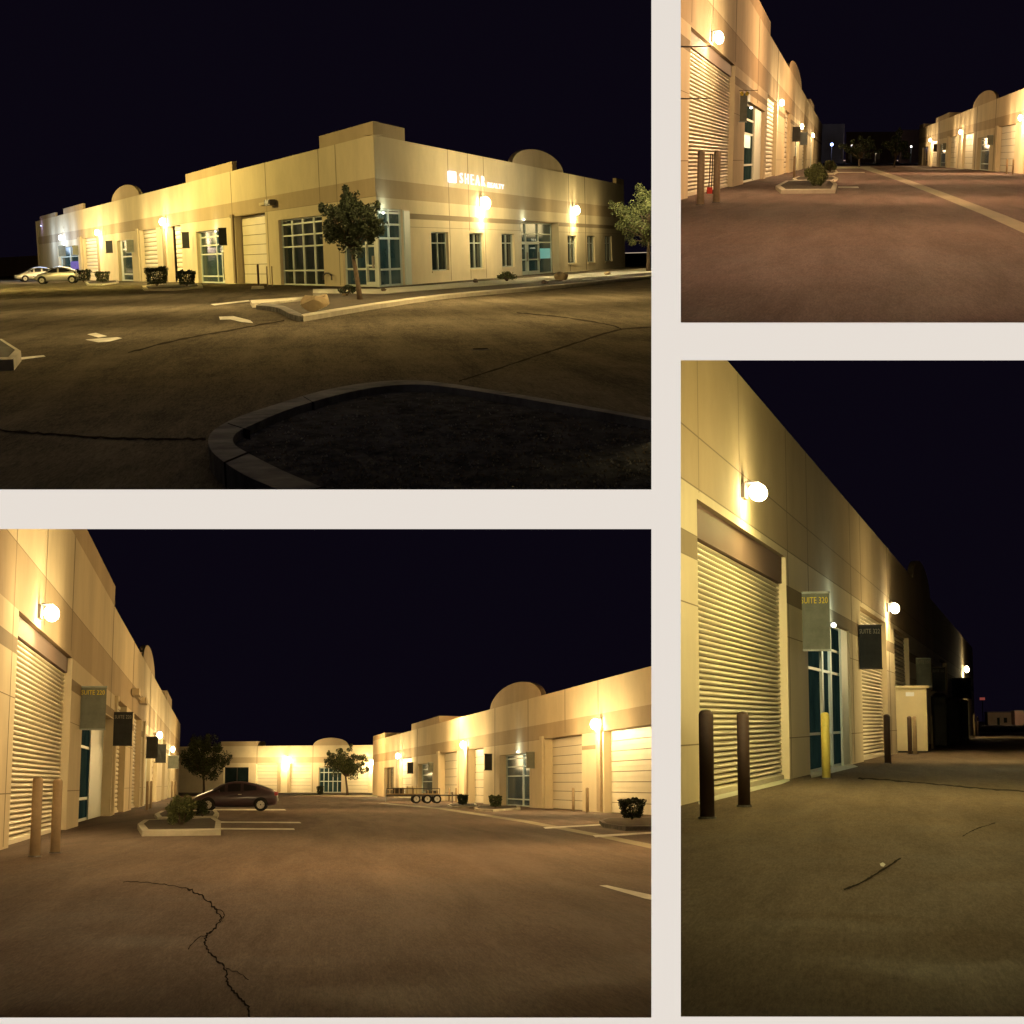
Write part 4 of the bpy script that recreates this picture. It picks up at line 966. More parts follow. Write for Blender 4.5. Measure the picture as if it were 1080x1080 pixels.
sheet(P, [(632, 933.8), (640, 933.6), (700, 946.5), (700, 951.5), (680, 947.6)], 'road_marking', 'paint', label='bold white dash cut by the right edge, ' + LL)
strip(P, [(233, 866.3), (316, 866.8)], [(233, 867.6), (318, 868.2)], 'road_marking', 'paint', .006, label='parking line right of the near island, ' + LL)
strip(P, [(233, 873.2), (310, 873.6)], [(233, 874.8), (311, 875.2)], 'road_marking', 'paint', .006, label='parking line nearest the camera by the island, ' + LL)
strip(P, [(222, 853.3), (300, 853.3)], [(222, 854.6), (302, 854.6)], 'road_marking', 'paint', .006, label='parking line under the dark car, ' + LL)
crack(P, [(198, 937), (214, 946), (228, 960), (232, 972), (219, 985), (216, 996), (226, 1010), (238, 1022), (240, 1036), (250, 1050), (262, 1062), (263, 1080)], 2.0, jit=1.5, seed=5, n=9)
crack(P, [(130, 930), (160, 931), (198, 937)], .9, jit=.6, seed=6, n=9)
crack(P, [(219, 985), (205, 992), (198, 1001)], 1.1, jit=1, seed=8, n=6)
crack(P, [(238, 1022), (252, 1026), (262, 1034)], 1.0, jit=1, seed=9, n=6)
crack(P, [(228, 958), (236, 964), (234, 972)], 1.2, jit=1, seed=7, n=6)
sheet(P, [(330, 836.2), (398, 837.2), (398, 839.6), (352, 838.9), (306, 838.2)], 'pavement', 'pave', .10, label='pale pavement before the far building, ' + LL)
# plants, car, trailer
bush(P, 171, 211, 836, 871, 'loose twiggy shrub in the near kerbed island, ' + LL, ('leaf_mid', 'leaf_pale'), 4200, 41, 1.5, box=False, group='shrubs in kerbed islands of the lane')
bush(P, 205, 222, 842, 861, 'shrub half hidden before the car bonnet, ' + LL, ('leaf_dark', 'leaf_mid'), 1500, 45, 1.2, box=False, group='shrubs in kerbed islands of the lane')
bush(P, 654, 679, 842, 864.5, 'clipped flared shrub at the right edge, ' + LL, ('leaf_dark', 'leaf_dark'), 2600, 42, 1.2, taper=.2)
bush(P, 516, 529, 839, 851.5, 'clipped shrub before the large glazed bay, ' + LL, ('leaf_dark', 'leaf_mid'), 1400, 43, 1.0)
bush(P, 482.5, 493.5, 838, 849, 'clipped shrub below the middle lamp pier, ' + LL, ('leaf_dark', 'leaf_dark'), 1200, 44, 1.0)
tree(P, 215, 838.6, (189, 771, 239, 825), 'dark round tree behind the parked car, ' + LL, m2=('leaf_dark', 'leaf_mid'), n=9000, seed=15, leafpx=1.0, lump=56, trunkw=2.4, name='lane_tree')
tree(P, 366.5, 839.4, (338, 787, 389, 824), 'spreading tree before the far building, ' + LL, m2=('leaf_dark', 'leaf_mid'), n=6500, seed=16, leafpx=.9, lump=50, trunkw=2.4, name='lane_tree')
bush(P, 334, 341, 829, 838.3, 'tiny shrub left of the spreading tree, ' + LL, ('leaf_dark', 'leaf_dark'), 500, 47, .9)
p = P.g(248, 855.3); sc = P.scale(p); car(P, p, math.radians(180), 'dark plum hatchback parked side on behind the island, ' + LL, 'car_purple', L=90 * sc)
p = P.g(440, 847.2); sc = P.scale(p); Lh = 33 * sc
r = empty('flatbed_trailer', P.T(p, math.radians(0)), 'flatbed trailer loaded with boards and crates before the right row, ' + LL, 'trailer')
m = MB(); m.box(-Lh, Lh * .72, -.9, -.78, .48, .62); m.box(-Lh, Lh * .72, .78, .9, .48, .62); 
for i in range(8): m.box(-Lh + i * Lh * .24, -Lh + i * Lh * .24 + .08, -.78, .78, .50, .58)
m.build('frame', 'bronze', r)
m = MB(); m.box(-Lh, Lh * .72, -.88, .88, .63, .68); m.build('deck', 'wood', r)
m = MB(); m.tube([(Lh * .72, -.7, .55), (Lh * 1.15, 0, .55), (Lh * .72, .7, .55)], .05, 6); m.box(Lh * 1.10, Lh * 1.3, -.05, .05, .50, .62); m.tube([(Lh * 1.12, 0, .02), (Lh * 1.12, 0, .8)], .04, 6); m.build('drawbar', 'bronze', r)
for x in (Lh * -.05, Lh * .3, Lh * .62 * .98):
    for sd in (1, -1): wheel(r, x, sd * .98, .31, sd)
m = MB()
for i in range(5): m.box(-Lh + i * Lh * .42, -Lh + i * Lh * .42 + .05, -.9, -.84, .68, 1.05)
m.box(-Lh, Lh * .68, -.89, -.85, 1.0, 1.06); m.build('side_rail', 'bronze', r)
m = MB(); m.box(-Lh * 1.0, -Lh * .98, -.85, .85, .1, .95); m.build('ramp', 'steel', r)
for i, (a, b2, h0, mm, lb) in enumerate([(-.78, -.42, .42, 'soil', 'dark crate at the back of the trailer, '), (-.38, .02, .50, 'cabinet', 'pale bundle of boards in the middle of the trailer, '), (.28, .66, .22, 'bronze', 'flat dark box at the front of the trailer, ')]):
    q = P.T(p) @ Matrix.Translation((Lh * a, -.5, .682)); r = empty('crate', q, lb + LL, 'crate', 'load on the trailer')
    ww = Lh * (b2 - a); m = MB()
    for j in range(4): m.box(0, ww, 0, .9, j * h0 / 4 + .01, (j + 1) * h0 / 4 - .01)
    m.box(.03, ww - .03, .03, .87, .0, h0 - .01); m.build('boards', mm, r)
    m = MB(); 
    for x in (.1, .5, .85): m.box(ww * x, ww * x + .06, -.02, .92, 0, h0 + .015)
    m.build('battens', 'post', r)
soft(P, (-.5, 19, 2.9), 6, 13, 32, (1.0, .68, .38))
soft(P, (1.5, 33, 4.8), 9, 14, 55, (1.0, .66, .32))
spot_fill(P, (2.0, 9.5, 2.2), (-3.2, 45, 2.8), 5200, (1.0, .70, .38), 34)
for q, e in (((6, 36, 5.9), 700), ((9, 62, 7), 1100), ((2, 90, 7), 1100), ((8, 130, 8), 1700), ((0, 190, 8), 2000), ((1, 28, 4.8), 300)):  # unseen fills added in mid-air over the lane
    add_light(P, Vector(q), e * .75, (1.0, .62, .24), 1.0)
P.finish()

# ================================================================== upper right: roller door row and the opposite row
LC = (1.0, 0.68, 0.34)
P = Panel((718, 0, 1080, 340), 900, 168, 0, margins=(6, 300, 300, 6))
ground(P, asphalt('asphalt of the wide lane', (0.085, 0.058, 0.052), (0.175, 0.120, 0.106), 0.8, 0.012, (4.0, 0.36, 1)))
WL = Wall(P, (705, 213.8), (866, 173.6)); H = 10.0
root = empty('unit_building', WL.W, 'tan unit row with ribbed roller door at the left, ' + UR, 'building')
facade(WL, root, H, 705, None, [
    dict(kind='shutter', x0=727, x1=774, z1=5.9, n=36, amp=.08, rc=.32, hood=.55),
    dict(kind='glass', x0=785, x1=806, z1=4.6, cols=(0, .62, 1), rows=(0, .22, .62, .8, 1), gm='glass_in', rc=.35, bh=.06, scr=(.02, .5, .44, .62, 'screen')),
    dict(kind='shutter', x0=808.5, x1=819, z1=5.9, n=18, amp=.05), dict(kind='shutter', x0=827.5, x1=833, z1=5.9, n=12, amp=.05),
    dict(kind='glass', x0=838.5, x1=842.5, z1=4.6, cols=(0, 1), rows=(0, .22, .62, 1), gm='glass_in', bh=.08),
    dict(kind='shutter', x0=846.5, x1=850, z1=5.9, n=12, amp=.05), dict(kind='glass', x0=855, x1=857.5, z1=5.4, cols=(0, 1), rows=(0, 1), gm='glass', bh=.08),
], [(0, 0), (5.0, 2), (5.4, 0), (5.92, 1), (7.4, 0)], joints=(730, 752, 776, 800, 820), parapets=[(765, 812.5, 10.9), (855, 858.5, 10.9)], arches=[(833, 846, 11.7)],
    hj=((1.3, .015), (3.6, .012), (7.4, .014)), s1=WL.L)
m = MB(); s0, s1 = WL.S(799, 2), WL.S(805.6, 2); m.box(s0, s1, .22, .28, 0.02, 4.55); m.build('door_post', 'frame', root)
W2 = Wall(P, (968.5, 174.4), (1130, 187.4)); H2 = 8.05
root2 = empty('unit_building', W2.W, 'opposite tan unit row with half round gable at the right, ' + UR, 'building')
facade(W2, root2, H2, 968.5, None, [
    dict(kind='glass', x0=972.5, x1=979, z1=3.9, cols=(0, .33, .66, 1), rows=(0, .3, 1), fm='post', bh=.05, cw=.6),
    dict(kind='panel_door', x0=981.5, x1=988, z1=4.85, n=6),
    dict(kind='glass', x0=990.5, x1=997, z1=3.95, cols=(0, 1), rows=(0, .2, .6, .8, 1), gm='glass_lit', bh=.06, cw=.8),
    dict(kind='panel_door', x0=1000.5, x1=1008.5, z1=4.85, n=6), dict(kind='panel_door', x0=1015, x1=1026, z1=4.85, n=6),
    dict(kind='glass', x0=1030.5, x1=1043, z1=4.0, cols=(0, .8, 1), rows=(0, .2, .6, .78, .92, 1), gm='glass_lit', bh=.05, cw=.9, rc=.5),
    dict(kind='panel_door', x0=1052, x1=1070, z1=4.87, n=7), dict(kind='panel_door', x0=1080.5, x1=1112, z1=4.87, n=7),
], [(0, 0), (4.87, 1), (5.95, 0)], joints=(990, 1012, 1030, 1050), parapets=[(968.5, 974, 8.9), (987, 1001, 8.9)], arches=[(1025.5, 1050.5, 9.6)], s1=W2.L)
wall_strip(W2, root2, 1051, 4.8, w=1.2); wall_strip(W2, root2, 1000, 4.8, w=1.0)
lamp(WL, 764.5, 39, 'large wall lamp above the ribbed roller door, ' + UR, 700, n=5, span=6, off=1.7, size=1.8)
lamp(WL, 828.5, 108, 'second wall lamp along the left row, ' + UR, 1300, n=5, span=13, off=2.2, size=2.0)
lamp(WL, 849.5, 133, 'third wall lamp, above the paired banners, ' + UR, 1500, n=5, span=20, off=2.4, size=2.4)
lamp(WL, 860.5, 142.5, 'last wall lamp at the end of the left row, ' + UR, 1500, n=4, span=22, off=2.4, size=2.6)
lamp(W2, 1072.5, 124, 'wall lamp at the right edge above its pier, ' + UR, 1400, n=5, span=13, off=2.2, size=2.1)
lamp(W2, 1010, 139, 'middle wall lamp of the opposite row, ' + UR, 1600, n=5, span=18, off=2.4, size=2.3)
lamp(W2, 978.6, 147.5, 'left end wall lamp of the opposite row, ' + UR, 1600, n=5, span=18, off=2.4, size=2.4)
spot_small(WL, 792.5, 113.5, 'small white lamp inside the head of the glazed bay, ' + UR, power=20, size=.45)
# near bracket arms with no cloth, and the twin fixture on the first sign
Yb = WL.depth(718, 5); r = empty('sign_bracket', P.T(P.at(712, 104, Yb)), 'two bare sign arms reaching in from the left edge, ' + UR, 'bracket')
sc = P.scale(P.at(712, 104, Yb))
for (y, x1) in ((0, 37), (53, 37)):
    m = MB(); m.tube([(0, 0, y * sc), (18 * sc, 0, (y - .3) * sc), (x1 * sc, 0, (y + .1) * sc)], [.9 * sc, .7 * sc, .5 * sc], 6); m.build('arm', 'bronze', r)
suite_sign(P, 780, 99, 787.5, 129, WL.depth(779, 4), 'grey banner seen edge on by the glazed bay, ' + UR, None, cm='banner')
r = empty('sign_light', P.T(P.at(787, 98, WL.depth(779, 4))), 'pair of yellow cups on a bracket above the first banner, ' + UR, 'sign light')
sc = P.scale(P.at(787, 98, WL.depth(779, 4)))
m = MB(); m.tube([(-8 * sc, 0, 2.6 * sc), (12 * sc, 0, 2.6 * sc)], .35 * sc, 5); m.build('bracket', 'bronze', r)
for x in (-4.5, 1.0):
    m = MB(); m.tube([(x * sc, 0, 1.5 * sc), (x * sc, 0, -.5 * sc), (x * sc, 0, -2.8 * sc)], [.8 * sc, 2.3 * sc, 1.4 * sc], 10); m.build('cup', 'yellow_plastic', r)
for x0, y0, x1, y1, lb in [(835.5, 134, 844, 149.5, 'dark banner of a pair below the third lamp, left one, '), (843.8, 139.5, 851, 153, 'dark banner of a pair below the third lamp, right one, ')]:
    suite_sign(P, x0, y0, x1, y1, WL.depth(x0, 4), lb + UR, None, cm='banner_dark')
for x0, y0, x1, y1, cm, lb in [(984.3, 152, 988.3, 160, 'banner_dark', 'tiny dark banner near the far end of the opposite row, '), (994, 151, 998, 158.5, 'banner', 'tiny grey banner near the far end of the opposite row, '), (1041, 142.6, 1048, 153, 'banner', 'grey banner right of the glazed bay of the opposite row, ')]:
    suite_sign(P, x0, y0, x1, y1, W2.depth(x1, 4), lb + UR, None, cm=cm)
bollard(P, 738.5, 159.5, 216.5, 7.6, 'tall greenish bollard nearest the left edge, ' + UR)
bollard(P, 755.5, 160, 214, 7.0, 'tall tan bollard right of the hand truck, ' + UR)
bollard(P, 1061.5, 168, 183.6, 1.9, 'small bollard before the right roller door, left of two, ' + UR)
bollard(P, 1068, 168, 184, 1.9, 'small bollard before the right roller door, right of two, ' + UR)
bollard(P, 837.5, 165, 187.5, 2.6, 'bollard beside the narrow far glass strip, ' + UR)
# hand truck
p = P.g(748.5, 204.5); sc = P.scale(p); r = empty('hand_truck', P.T(p), 'red hand truck leaning between the two bollards, ' + UR, 'hand truck')
m = MB()
for x in (-1.2, 1.4): m.tube([(x * sc, 0, 3 * sc), (x * sc + .5 * sc, .1, 22 * sc), (x * sc * .8 + .6 * sc, .15, 41 * sc)], .4 * sc, 6)
for z in (12, 22, 32, 41): m.tube([(-1 * sc, .08, z * sc), (1.9 * sc, .08, z * sc)], .3 * sc, 5)
m.build('frame', 'bronze', r)
m = MB(); m.box(-2.8 * sc, 2.8 * sc, -4 * sc, 0, .4 * sc, 1.2 * sc); m.box(-2.8 * sc, 2.8 * sc, -.1, .0, .5 * sc, 7 * sc); m.build('toe_plate', 'red', r)
for x in (-3.2, 3.2): wheel(r, 0, 0, 2.4 * sc, -1).matrix_basis if False else None
for x in (-3.0, 3.0):
    m = MB(); m.tube([(x * sc - .5 * sc, .12, 2.2 * sc), (x * sc + .5 * sc, .12, 2.2 * sc)], 2.2 * sc, 14); m.build('wheel', 'tyre', r)
sheet(P, [(818, 196), (829, 190.5), (878, 190), (883, 194), (881, 200), (824, 200.5)], 'kerbed_island', 'concrete', .15, top='soil', label='pale kerbed island under the round shrub, ' + UR)
sheet(P, [(836, 188), (842, 185.8), (880, 186), (884, 187.8), (880, 190), (838, 190)], 'kerbed_island', 'concrete', .12, top='soil', label='second kerbed island behind the round shrub, ' + UR)
sheet(P, [(850, 180.6), (856, 179.4), (882, 179.6), (884, 181), (880, 183), (852, 183)], 'kerbed_island', 'concrete', .12, top='soil', label='third kerbed island far along the left row, ' + UR)
bush(P, 846, 873, 170, 197, 'round loose shrub in the nearest island, ' + UR, ('leaf_mid', 'leaf_pale'), 3600, 51, 1.2, box=False, group='shrubs along the left row')
bush(P, 868, 883, 168.5, 181.5, 'darker shrub behind the round loose one, ' + UR, ('leaf_dark', 'leaf_mid'), 1600, 52, 1.0, box=False, group='shrubs along the left row')
strip(P, [(905, 176.4), (918, 176.4), (960, 190.3), (1000, 204.7), (1060, 227), (1100, 243)], [(903, 177), (910, 178.2), (948, 190.8), (985, 205.3), (1036, 226), (1080, 246)], 'gutter', 'gutter', .004, label='concrete gutter strip running down the lane, ' + UR)
strip(P, [(880, 175.5), (918, 175.6)], [(880, 178), (918, 177.4)], 'gutter', 'gutter', .008, label='cross gutter at the far end of the lane, ' + UR)
strip(P, [(884, 181.4), (912, 181.4)], [(884, 182.2), (912, 182.2)], 'road_marking', 'paint', .006, label='faint parking line beyond the shrubs, ' + UR)
strip(P, [(884, 196.6), (905, 196.6)], [(884, 198.2), (906, 198.2)], 'road_marking', 'paint', .006, label='parking line beside the nearest island, ' + UR)
# far, dark things across the street
def far_box(x0, x1, yt, yb, Y, m_, label, name='distant_building', wins=0, dep=30):
    p = P.at((x0 + x1) / 2, yb, Y); p.z = 0; sc = Y / F * 1.0; w = (x1 - x0) / 2 * sc; h = (P.at(900, yt, Y)).z
    r = empty(name, P.T(p), label, 'building'); m = MB(); m.box(-w, w, 0, dep, 0, h); m.box(-w * 1.02, w * 1.02, -.4, dep, h, h + h * .06); m.build('wall', m_, r)
    for i in range(wins):
        x = -w * .85 + 1.7 * w * i / max(1, wins - 1); m = MB(); m.box(x - w * .05, x + w * .05, -.3, -.02, h * .12, h * .4); m.build('window', 'glass', r)
    return r
far_box(864, 888, 133, 176, 620, 'far_pale', 'dim flat roofed building beyond the left row, ' + UR, wins=3)
far_box(893, 944, 141, 175, 700, 'far_wall', 'dim low building beyond the dark tree, ' + UR, wins=4)
far_box(950, 972, 139, 175, 640, 'far_wall', 'dim low building behind the end of the opposite row, ' + UR, wins=2)
def far_lamp(px, py, Y, power, lens, col, label, rad):
    b0 = P.at(px, py, Y); p = Vector((b0.x, b0.y, 0)); sc = Y / F
    r = empty('street_lamp', P.T(p), label, 'street lamp', None); m = MB(); m.tube([(0, 0, 0), (0, 0, b0.z - rad * sc)], [.25, .14], 6); m.build('pole', 'bronze', r)
    bm = bmesh.new(); bmesh.ops.create_icosphere(bm, subdivisions=2, radius=rad * sc); me = bpy.data.meshes.new('globe'); bm.to_mesh(me); bm.free(); me.materials.append(M[lens])
    o = bpy.data.objects.new('globe', me); COL.objects.link(o); o.parent = r; o.location = (0, 0, b0.z); ALL.append(o)
    ld = bpy.data.lights.new('lamp_light', 'POINT'); ld.energy = power; ld.color = col; ld.shadow_soft_size = rad * sc * 1.1; lo = bpy.data.objects.new('lamp_light', ld); COL.objects.link(lo); lo.parent = r; lo.location = (0, -2.5, b0.z)
    return r
far_lamp(877.3, 152.4, 600, 260, 'lens_blue', (.4, .5, 1), 'blue white street lamp in the dark gap between the rows, ' + UR, 1.6)
far_lamp(898.2, 153.4, 640, 90, 'lens_dim', (.6, .6, 1), 'faint lamp right of the blue lamp, ' + UR, .9)
far_lamp(923.5, 161.4, 640, 90, 'lens_dim', (1, .8, .5), 'faint warm lamp in the middle of the dark gap, ' + UR, 1.0)
far_lamp(961, 154.6, 600, 90, 'lens_small', (.8, .9, 1), 'small white lamp close to the opposite row, ' + UR, .8)
tree(P, 906, 176.4, (886, 140, 926, 172), 'black tree silhouette in the dark gap, left one, ' + UR, m2=('leaf_dark', 'leaf_dark'), n=2400, seed=61, leafpx=1.1, lump=22, trunkw=1.6, group='far street trees', name='distant_tree')
tree(P, 943, 176.2, (928, 138, 962, 171), 'black tree silhouette in the dark gap, right one, ' + UR, m2=('leaf_dark', 'leaf_dark'), n=2400, seed=62, leafpx=1.1, lump=22, trunkw=1.6, group='far street trees', name='distant_tree')
soft(P, (1.5, 22, 4.0), 7, 16, 60, (1.0, .66, .40))
spot_fill(P, (0, 9.5, 2.2), (-5, 60, 2.5), 6000, (1.0, .66, .40), 30)
for q, e in (((4, 60, 8), 1200), ((5, 110, 9), 2400), ((8, 170, 10), 3000), ((2, 34, 8), 700)):  # unseen fills added above the wide lane
    add_light(P, Vector(q), e, (1.0, .58, .28), 1.0)
P.finish()

# ================================================================== lower right: close view along the roller doors
LC = (1.0, 0.82, 0.28)
P = Panel((718, 380, 1080, 1072), 900, 760, 0, margins=(6, 6, 300, 6))
ground(P, asphalt('asphalt of the service lane', (0.080, 0.060, 0.042), (0.165, 0.124, 0.086), 0.8, 0.012, (3.4, 0.42, 1)))
WL = Wall(P, (700, 853.9), (1028.5, 775.0)); H = 8.3
root = empty('unit_building', WL.W, 'tan panelled unit row in close view with ribbed door, ' + LR, 'building')
facade(WL, root, H, 700, None, [
    dict(kind='shutter', x0=737, x1=831, z1=5.17, n=44, amp=.07, rc=.24, hood=.62),
    dict(kind='glass', x0=853, x1=897, z1=4.15, cols=(0, .42, .62, .98), rows=(0, .24, .66, .82, 1), gm='glass_in', rc=.22, cw=.35, bh=.035),
    dict(kind='shutter', x0=909, x1=936, z1=5.17, n=40, amp=.07, rc=.27),
    dict(kind='shutter', x0=944.5, x1=960, z1=5.17, n=30, amp=.06, rc=.27),
    dict(kind='glass', x0=978, x1=988, z1=4.1, cols=(0, .5, 1), rows=(0, .5, 1), gm='glass', fm='frame_dim', rc=.6),
    dict(kind='shutter', x0=992, x1=1000, z1=5.17, n=12, amp=.06), dict(kind='glass', x0=1010, x1=1016, z1=4.1, cols=(0, 1), rows=(0, .5, 1), gm='glass', fm='frame_dim', rc=.6),
], [(0, 0), (4.1, 2), (4.5, 0), (5.35, 1), (6.25, 1)], joints=(736.5, 780, 830, 851.5, 897, 908, 936.5), parapets=[(832, 909, 9.3, 1.6)], arches=[(964, 982, 9.75)],
    hj=((.95, .012), (3.3, .012), (4.1, .012), (4.5, .012), (5.35, .015), (6.28, .015)), s1=WL.L)
m = MB(); s0, s1 = WL.S(890, 2), WL.S(896.5, 2); m.box(s0, s1, .05, .12, 0.02, 4.1); m.build('door_post', 'frame', root)
m = MB(); s0, s1 = WL.S(829.8, 3), WL.S(830.9, 3); 
th = strip(P, [(736, 843.5), (822, 822.8), (832, 820.4)], [(737, 848.5), (824, 827), (833, 823.5)], 'door_apron', 'pave', .006, label='pale concrete strip at the foot of the big roller door, ' + LR)
strip(P, [(853, 812), (893, 803.5)], [(856, 820.5), (905, 808.5)], 'pavement', 'pave', .008, label='pale threshold slab of the glazed bay, ' + LR)
lamp(WL, 803.5, 518, 'large wall lamp above the big roller door, ' + LR, 420, n=5, span=2.0, off=.9, size=1.3, down=True, k=2.4, color=(1, .84, .30))
lamp(WL, 947.5, 641, 'second wall lamp above a bright pier, ' + LR, 520, n=5, span=4, off=.9, size=1.5, down=True, color=(1, .72, .34))
lamp(WL, 1023, 705.5, 'farthest wall lamp at the end of the row, ' + LR, 320, n=3, span=6, off=.9, size=1.9, down=True, k=2, color=(1, .76, .4))
spot_small(WL, 880, 659, 'small white lamp in the head of the glazed bay, ' + LR, power=26, size=.45, color=(.8, 1, .85))
suite_sign(P, 844, 624, 875.6, 687, WL.depth(846, 4), 'grey green banner reading SUITE 320, ' + LR, 'SUITE 320')
suite_sign(P, 905.5, 659, 930, 706, WL.depth(906, 4), 'dark banner over the second roller door, ' + LR, 'SUITE 322', 'grey_text', 'banner_dark')
suite_sign(P, 966, 694, 982, 724, WL.depth(966, 4), 'brown banner above the cream cabinet, ' + LR, 'SUITE 330', 'grey_text', 'banner')
suite_sign(P, 983.5, 704, 997, 729, WL.depth(983, 4), 'dark banner right of the cream cabinet, ' + LR, 'SUITE 332', 'grey_text', 'banner_dark')
suite_sign(P, 1004, 715, 1024, 737, WL.depth(1004, 4), 'wide dark banner near the farthest lamp, ' + LR, None, cm='banner_dark')
bollard(P, 746, 749, 863.5, 15.5, 'thick dark bollard nearest the left edge, ' + LR, 'post_brown')
bollard(P, 785, 751, 851, 13, 'thick dark bollard before the middle of the big door, ' + LR, 'post_brown')
bollard(P, 871.5, 751.5, 821.5, 9, 'yellow bollard before the glazed bay, ' + LR, 'post_yellow')
bollard(P, 936.5, 753.5, 805.5, 7, 'dark bollard before the bright lamp pier, ' + LR, 'post_brown')
bollard(P, 960, 755.5, 796, 4.6, 'brown bollard before the cream cabinet, left of two, ' + LR, 'post_brown')
bollard(P, 965.3, 755.5, 796, 4.4, 'brown bollard before the cream cabinet, right of two, ' + LR, 'post')
bollard(P, 983.3, 754.5, 790, 2.2, 'thin pale bollard at the right side of the cabinet, ' + LR, 'post')
bollard(P, 1028, 753, 777, 2.0, 'far pale bollard at the end of the row, ' + LR, 'post')
bollard(P, 1031.5, 756, 776.5, 2.2, 'far dark bollard at the end of the row, ' + LR, 'post_brown')
# cabinet
p = P.g(944.5, 793.5); sc = P.scale(p); w_, h_ = 33.5 * sc, 70 * sc
r = empty('storage_cabinet', P.T(p), 'tall cream steel cabinet standing against the wall, ' + LR, 'cabinet')
m = MB(); m.box(0, w_, 0, 6.0, .06, h_ * .96); m.build('body', 'cabinet', r)
m = MB(); m.box(-.06, w_ + .10, -.10, 6.1, h_ * .962, h_); m.build('lid', 'cabinet', r)
m = MB(); m.box(w_ * .04, w_ * .49, -.03, -.004, .12, h_ * .9); m.box(w_ * .51, w_ * .96, -.03, -.004, .12, h_ * .9); m.build('door', 'cabinet', r)
m = MB(); m.box(.05, w_ - .05, .1, 5.9, 0, .06); m.build('plinth', 'bronze', r)
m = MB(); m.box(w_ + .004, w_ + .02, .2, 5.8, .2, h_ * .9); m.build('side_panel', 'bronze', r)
m = MB(); m.box(w_ * .36, w_ * .62, -.036, -.031, h_ * .84, h_ * .90); m.build('notice', 'small_text', r)
# dark stacked bins behind the cabinet
for i, (x0, x1, y0, y1, lb) in enumerate([(986, 999, 731, 788, 'dark upright bin behind the cream cabinet, '), (1001, 1013, 735, 784, 'dark bin farther along the wall, '), (1014, 1022, 738, 781, 'farthest dark bin under the last lamp, ')]):
    p = P.g(x0, y1); sc = P.scale(p); w_, h_ = (x1 - x0) * sc, (y1 - y0) * sc
    r = empty('storage_bin', P.T(p), lb + LR, 'bin', 'dark bins along the wall')
    m = MB(); m.prism([(w_ * .05, 0, .1), (w_ * .95, 0, .1), (w_ * .95, 3, .1), (w_ * .05, 3, .1)], [(0, -.05, h_ * .93), (w_, -.05, h_ * .93), (w_, 3, h_ * .93), (0, 3, h_ * .93)]); m.build('body', 'banner_dark', r)
    m = MB(); m.prism([(-.05, -.12, h_ * .935), (w_ + .05, -.12, h_ * .935), (w_ + .05, 3, h_ * .935), (-.05, 3, h_ * .935)], [(.1, .1, h_), (w_ - .1, .1, h_), (w_ - .1, 2.8, h_), (.1, 2.8, h_)]); m.build('lid', 'bronze', r)
    for x in (.15, .85): m = MB(); m.tube([(w_ * x - .06, .1, .1), (w_ * x + .06, .1, .1)], .1, 10); m.build('wheel', 'tyre', r)
p = P.at(1009.5, 756, WL.depth(1006, 2)); sc = P.scale(p); r = empty('notice_board', P.T(p), 'pale narrow board hung on the far dark stretch of wall, ' + LR, 'notice board')
m = MB(); m.box(0, 6.5 * sc, -.05, 0, 0, 20 * sc); m.build('board', 'frame', r); m = MB(); m.box(-.3 * sc, 0, -.07, 0, -.3 * sc, 20.3 * sc); m.box(6.5 * sc, 6.8 * sc, -.07, 0, -.3 * sc, 20.3 * sc); m.build('edge', 'bronze', r)
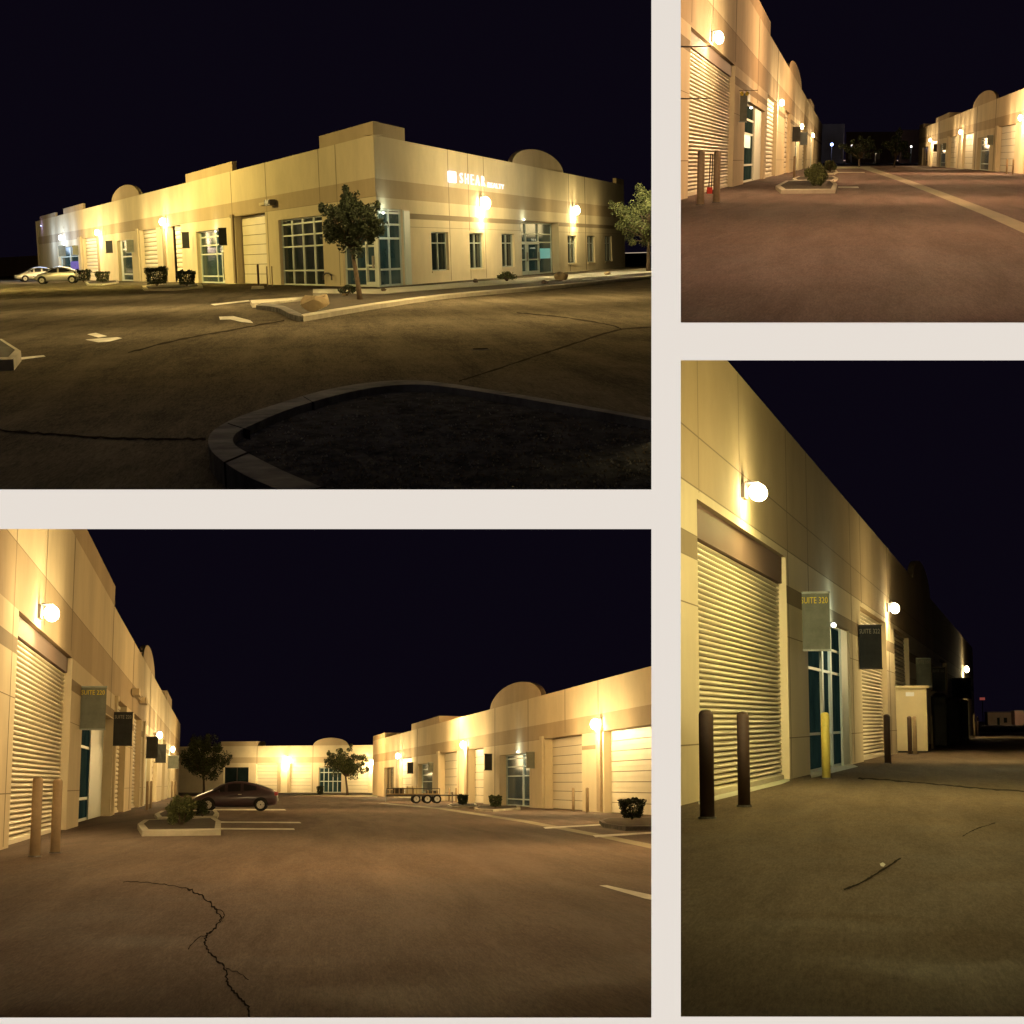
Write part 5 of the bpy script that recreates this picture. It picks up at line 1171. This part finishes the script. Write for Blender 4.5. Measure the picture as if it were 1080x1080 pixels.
# far end
def far2(x0, x1, yt, yb, Y, m_, label):
    p = P.at((x0 + x1) / 2, yb, Y); sc = Y / F; p.z = 0; w = (x1 - x0) / 2 * sc; h = P.at(900, yt, Y).z
    r = empty('distant_building', P.T(p), label, 'building'); m = MB(); m.box(-w, w, 0, 12, 0, h); m.build('wall', m_, r); m = MB(); m.box(-w * 1.01, w * 1.01, -.2, 12.2, h + .01, h + .3); m.build('roof', 'roof', r)
    m = MB(); m.box(-w * .3, -w * .1, -.08, -.004, 0, h * .6); m.box(w * .2, w * .45, -.08, -.004, h * .2, h * .6); m.build('openings', 'glass', r)
far2(1043, 1069, 751.8, 764, 520, 'far_pale', 'pale low building in the distance at the right, ' + LR)
far2(1073, 1120, 750.5, 765, 500, 'far_wall', 'brown low building in the distance cut by the right edge, ' + LR)
strip(P, [(1030, 764.5), (1200, 764.5)], [(1030, 769), (1200, 769.5)], 'verge', 'soil', .08, label='dark verge at the far end of the lane, ' + LR)
strip(P, [(1030, 772.2), (1200, 773.2)], [(1030, 773.4), (1200, 774.8)], 'gutter', 'gutter', .006, label='pale gutter line across the far end of the lane, ' + LR)
r = empty('roadside_sign', P.T(Vector((P.at(1036, 737, 420).x, 420, 0))), 'small dim red sign on a post in the distance, ' + LR, 'sign')
hz = P.at(1036, 737, 420).z; m = MB(); m.tube([(0, 0, 0), (0, 0, hz)], .1, 6); m.build('post', 'bronze', r); m = MB(); m.box(-.6, .6, -.12, -.02, hz - .3, hz + .3); m.build('panel', mat('dim red sign face', (.4, .05, .04), emit=(1, .2, .15), es=.05), r)
crack(P, [(905, 821), (940, 823), (985, 827), (1040, 832), (1090, 835)], 1.6, 'road_seam', 'crack_soft', .4, 71)
crack(P, [(890, 938), (908, 931), (925, 921), (950, 905)], 2.2, 'tyre_mark', 'crack_soft', .3, 72)
crack(P, [(1015, 882), (1030, 874), (1050, 868)], 1.0, 'crack', 'crack_soft', .3, 73)
m_ = sheet(P, [(928, 911), (931, 909.5), (934, 911.5), (932, 914), (929, 913.5)], 'litter', 'paint', .01, label='tiny pale scrap on the asphalt, ' + LR)
spot_fill(P, (0.5, 9.5, 2.6), (-3.7, 50, 4.6), 4500, (1.0, .86, .46), 20)
add_light(P, Vector((2.0, 30, 5)), 210, (1.0, .78, .30), 1.0)  # unseen fill added beside the row
soft(P, (.3, 15, 3.2), 3.2, 11, 28, (1.0, .80, .34))
add_light(P, Vector((.5, 24, 4.5)), 130, (1.0, .80, .30), 1.0)
add_light(P, Vector((4.5, 60, 3.5)), 230, (1.0, .76, .34), 1.0)
add_light(P, P.at(1064, 740, 490), 900, (1.0, .7, .4), 1.0)
P.finish()

bpy.context.view_layer.update()
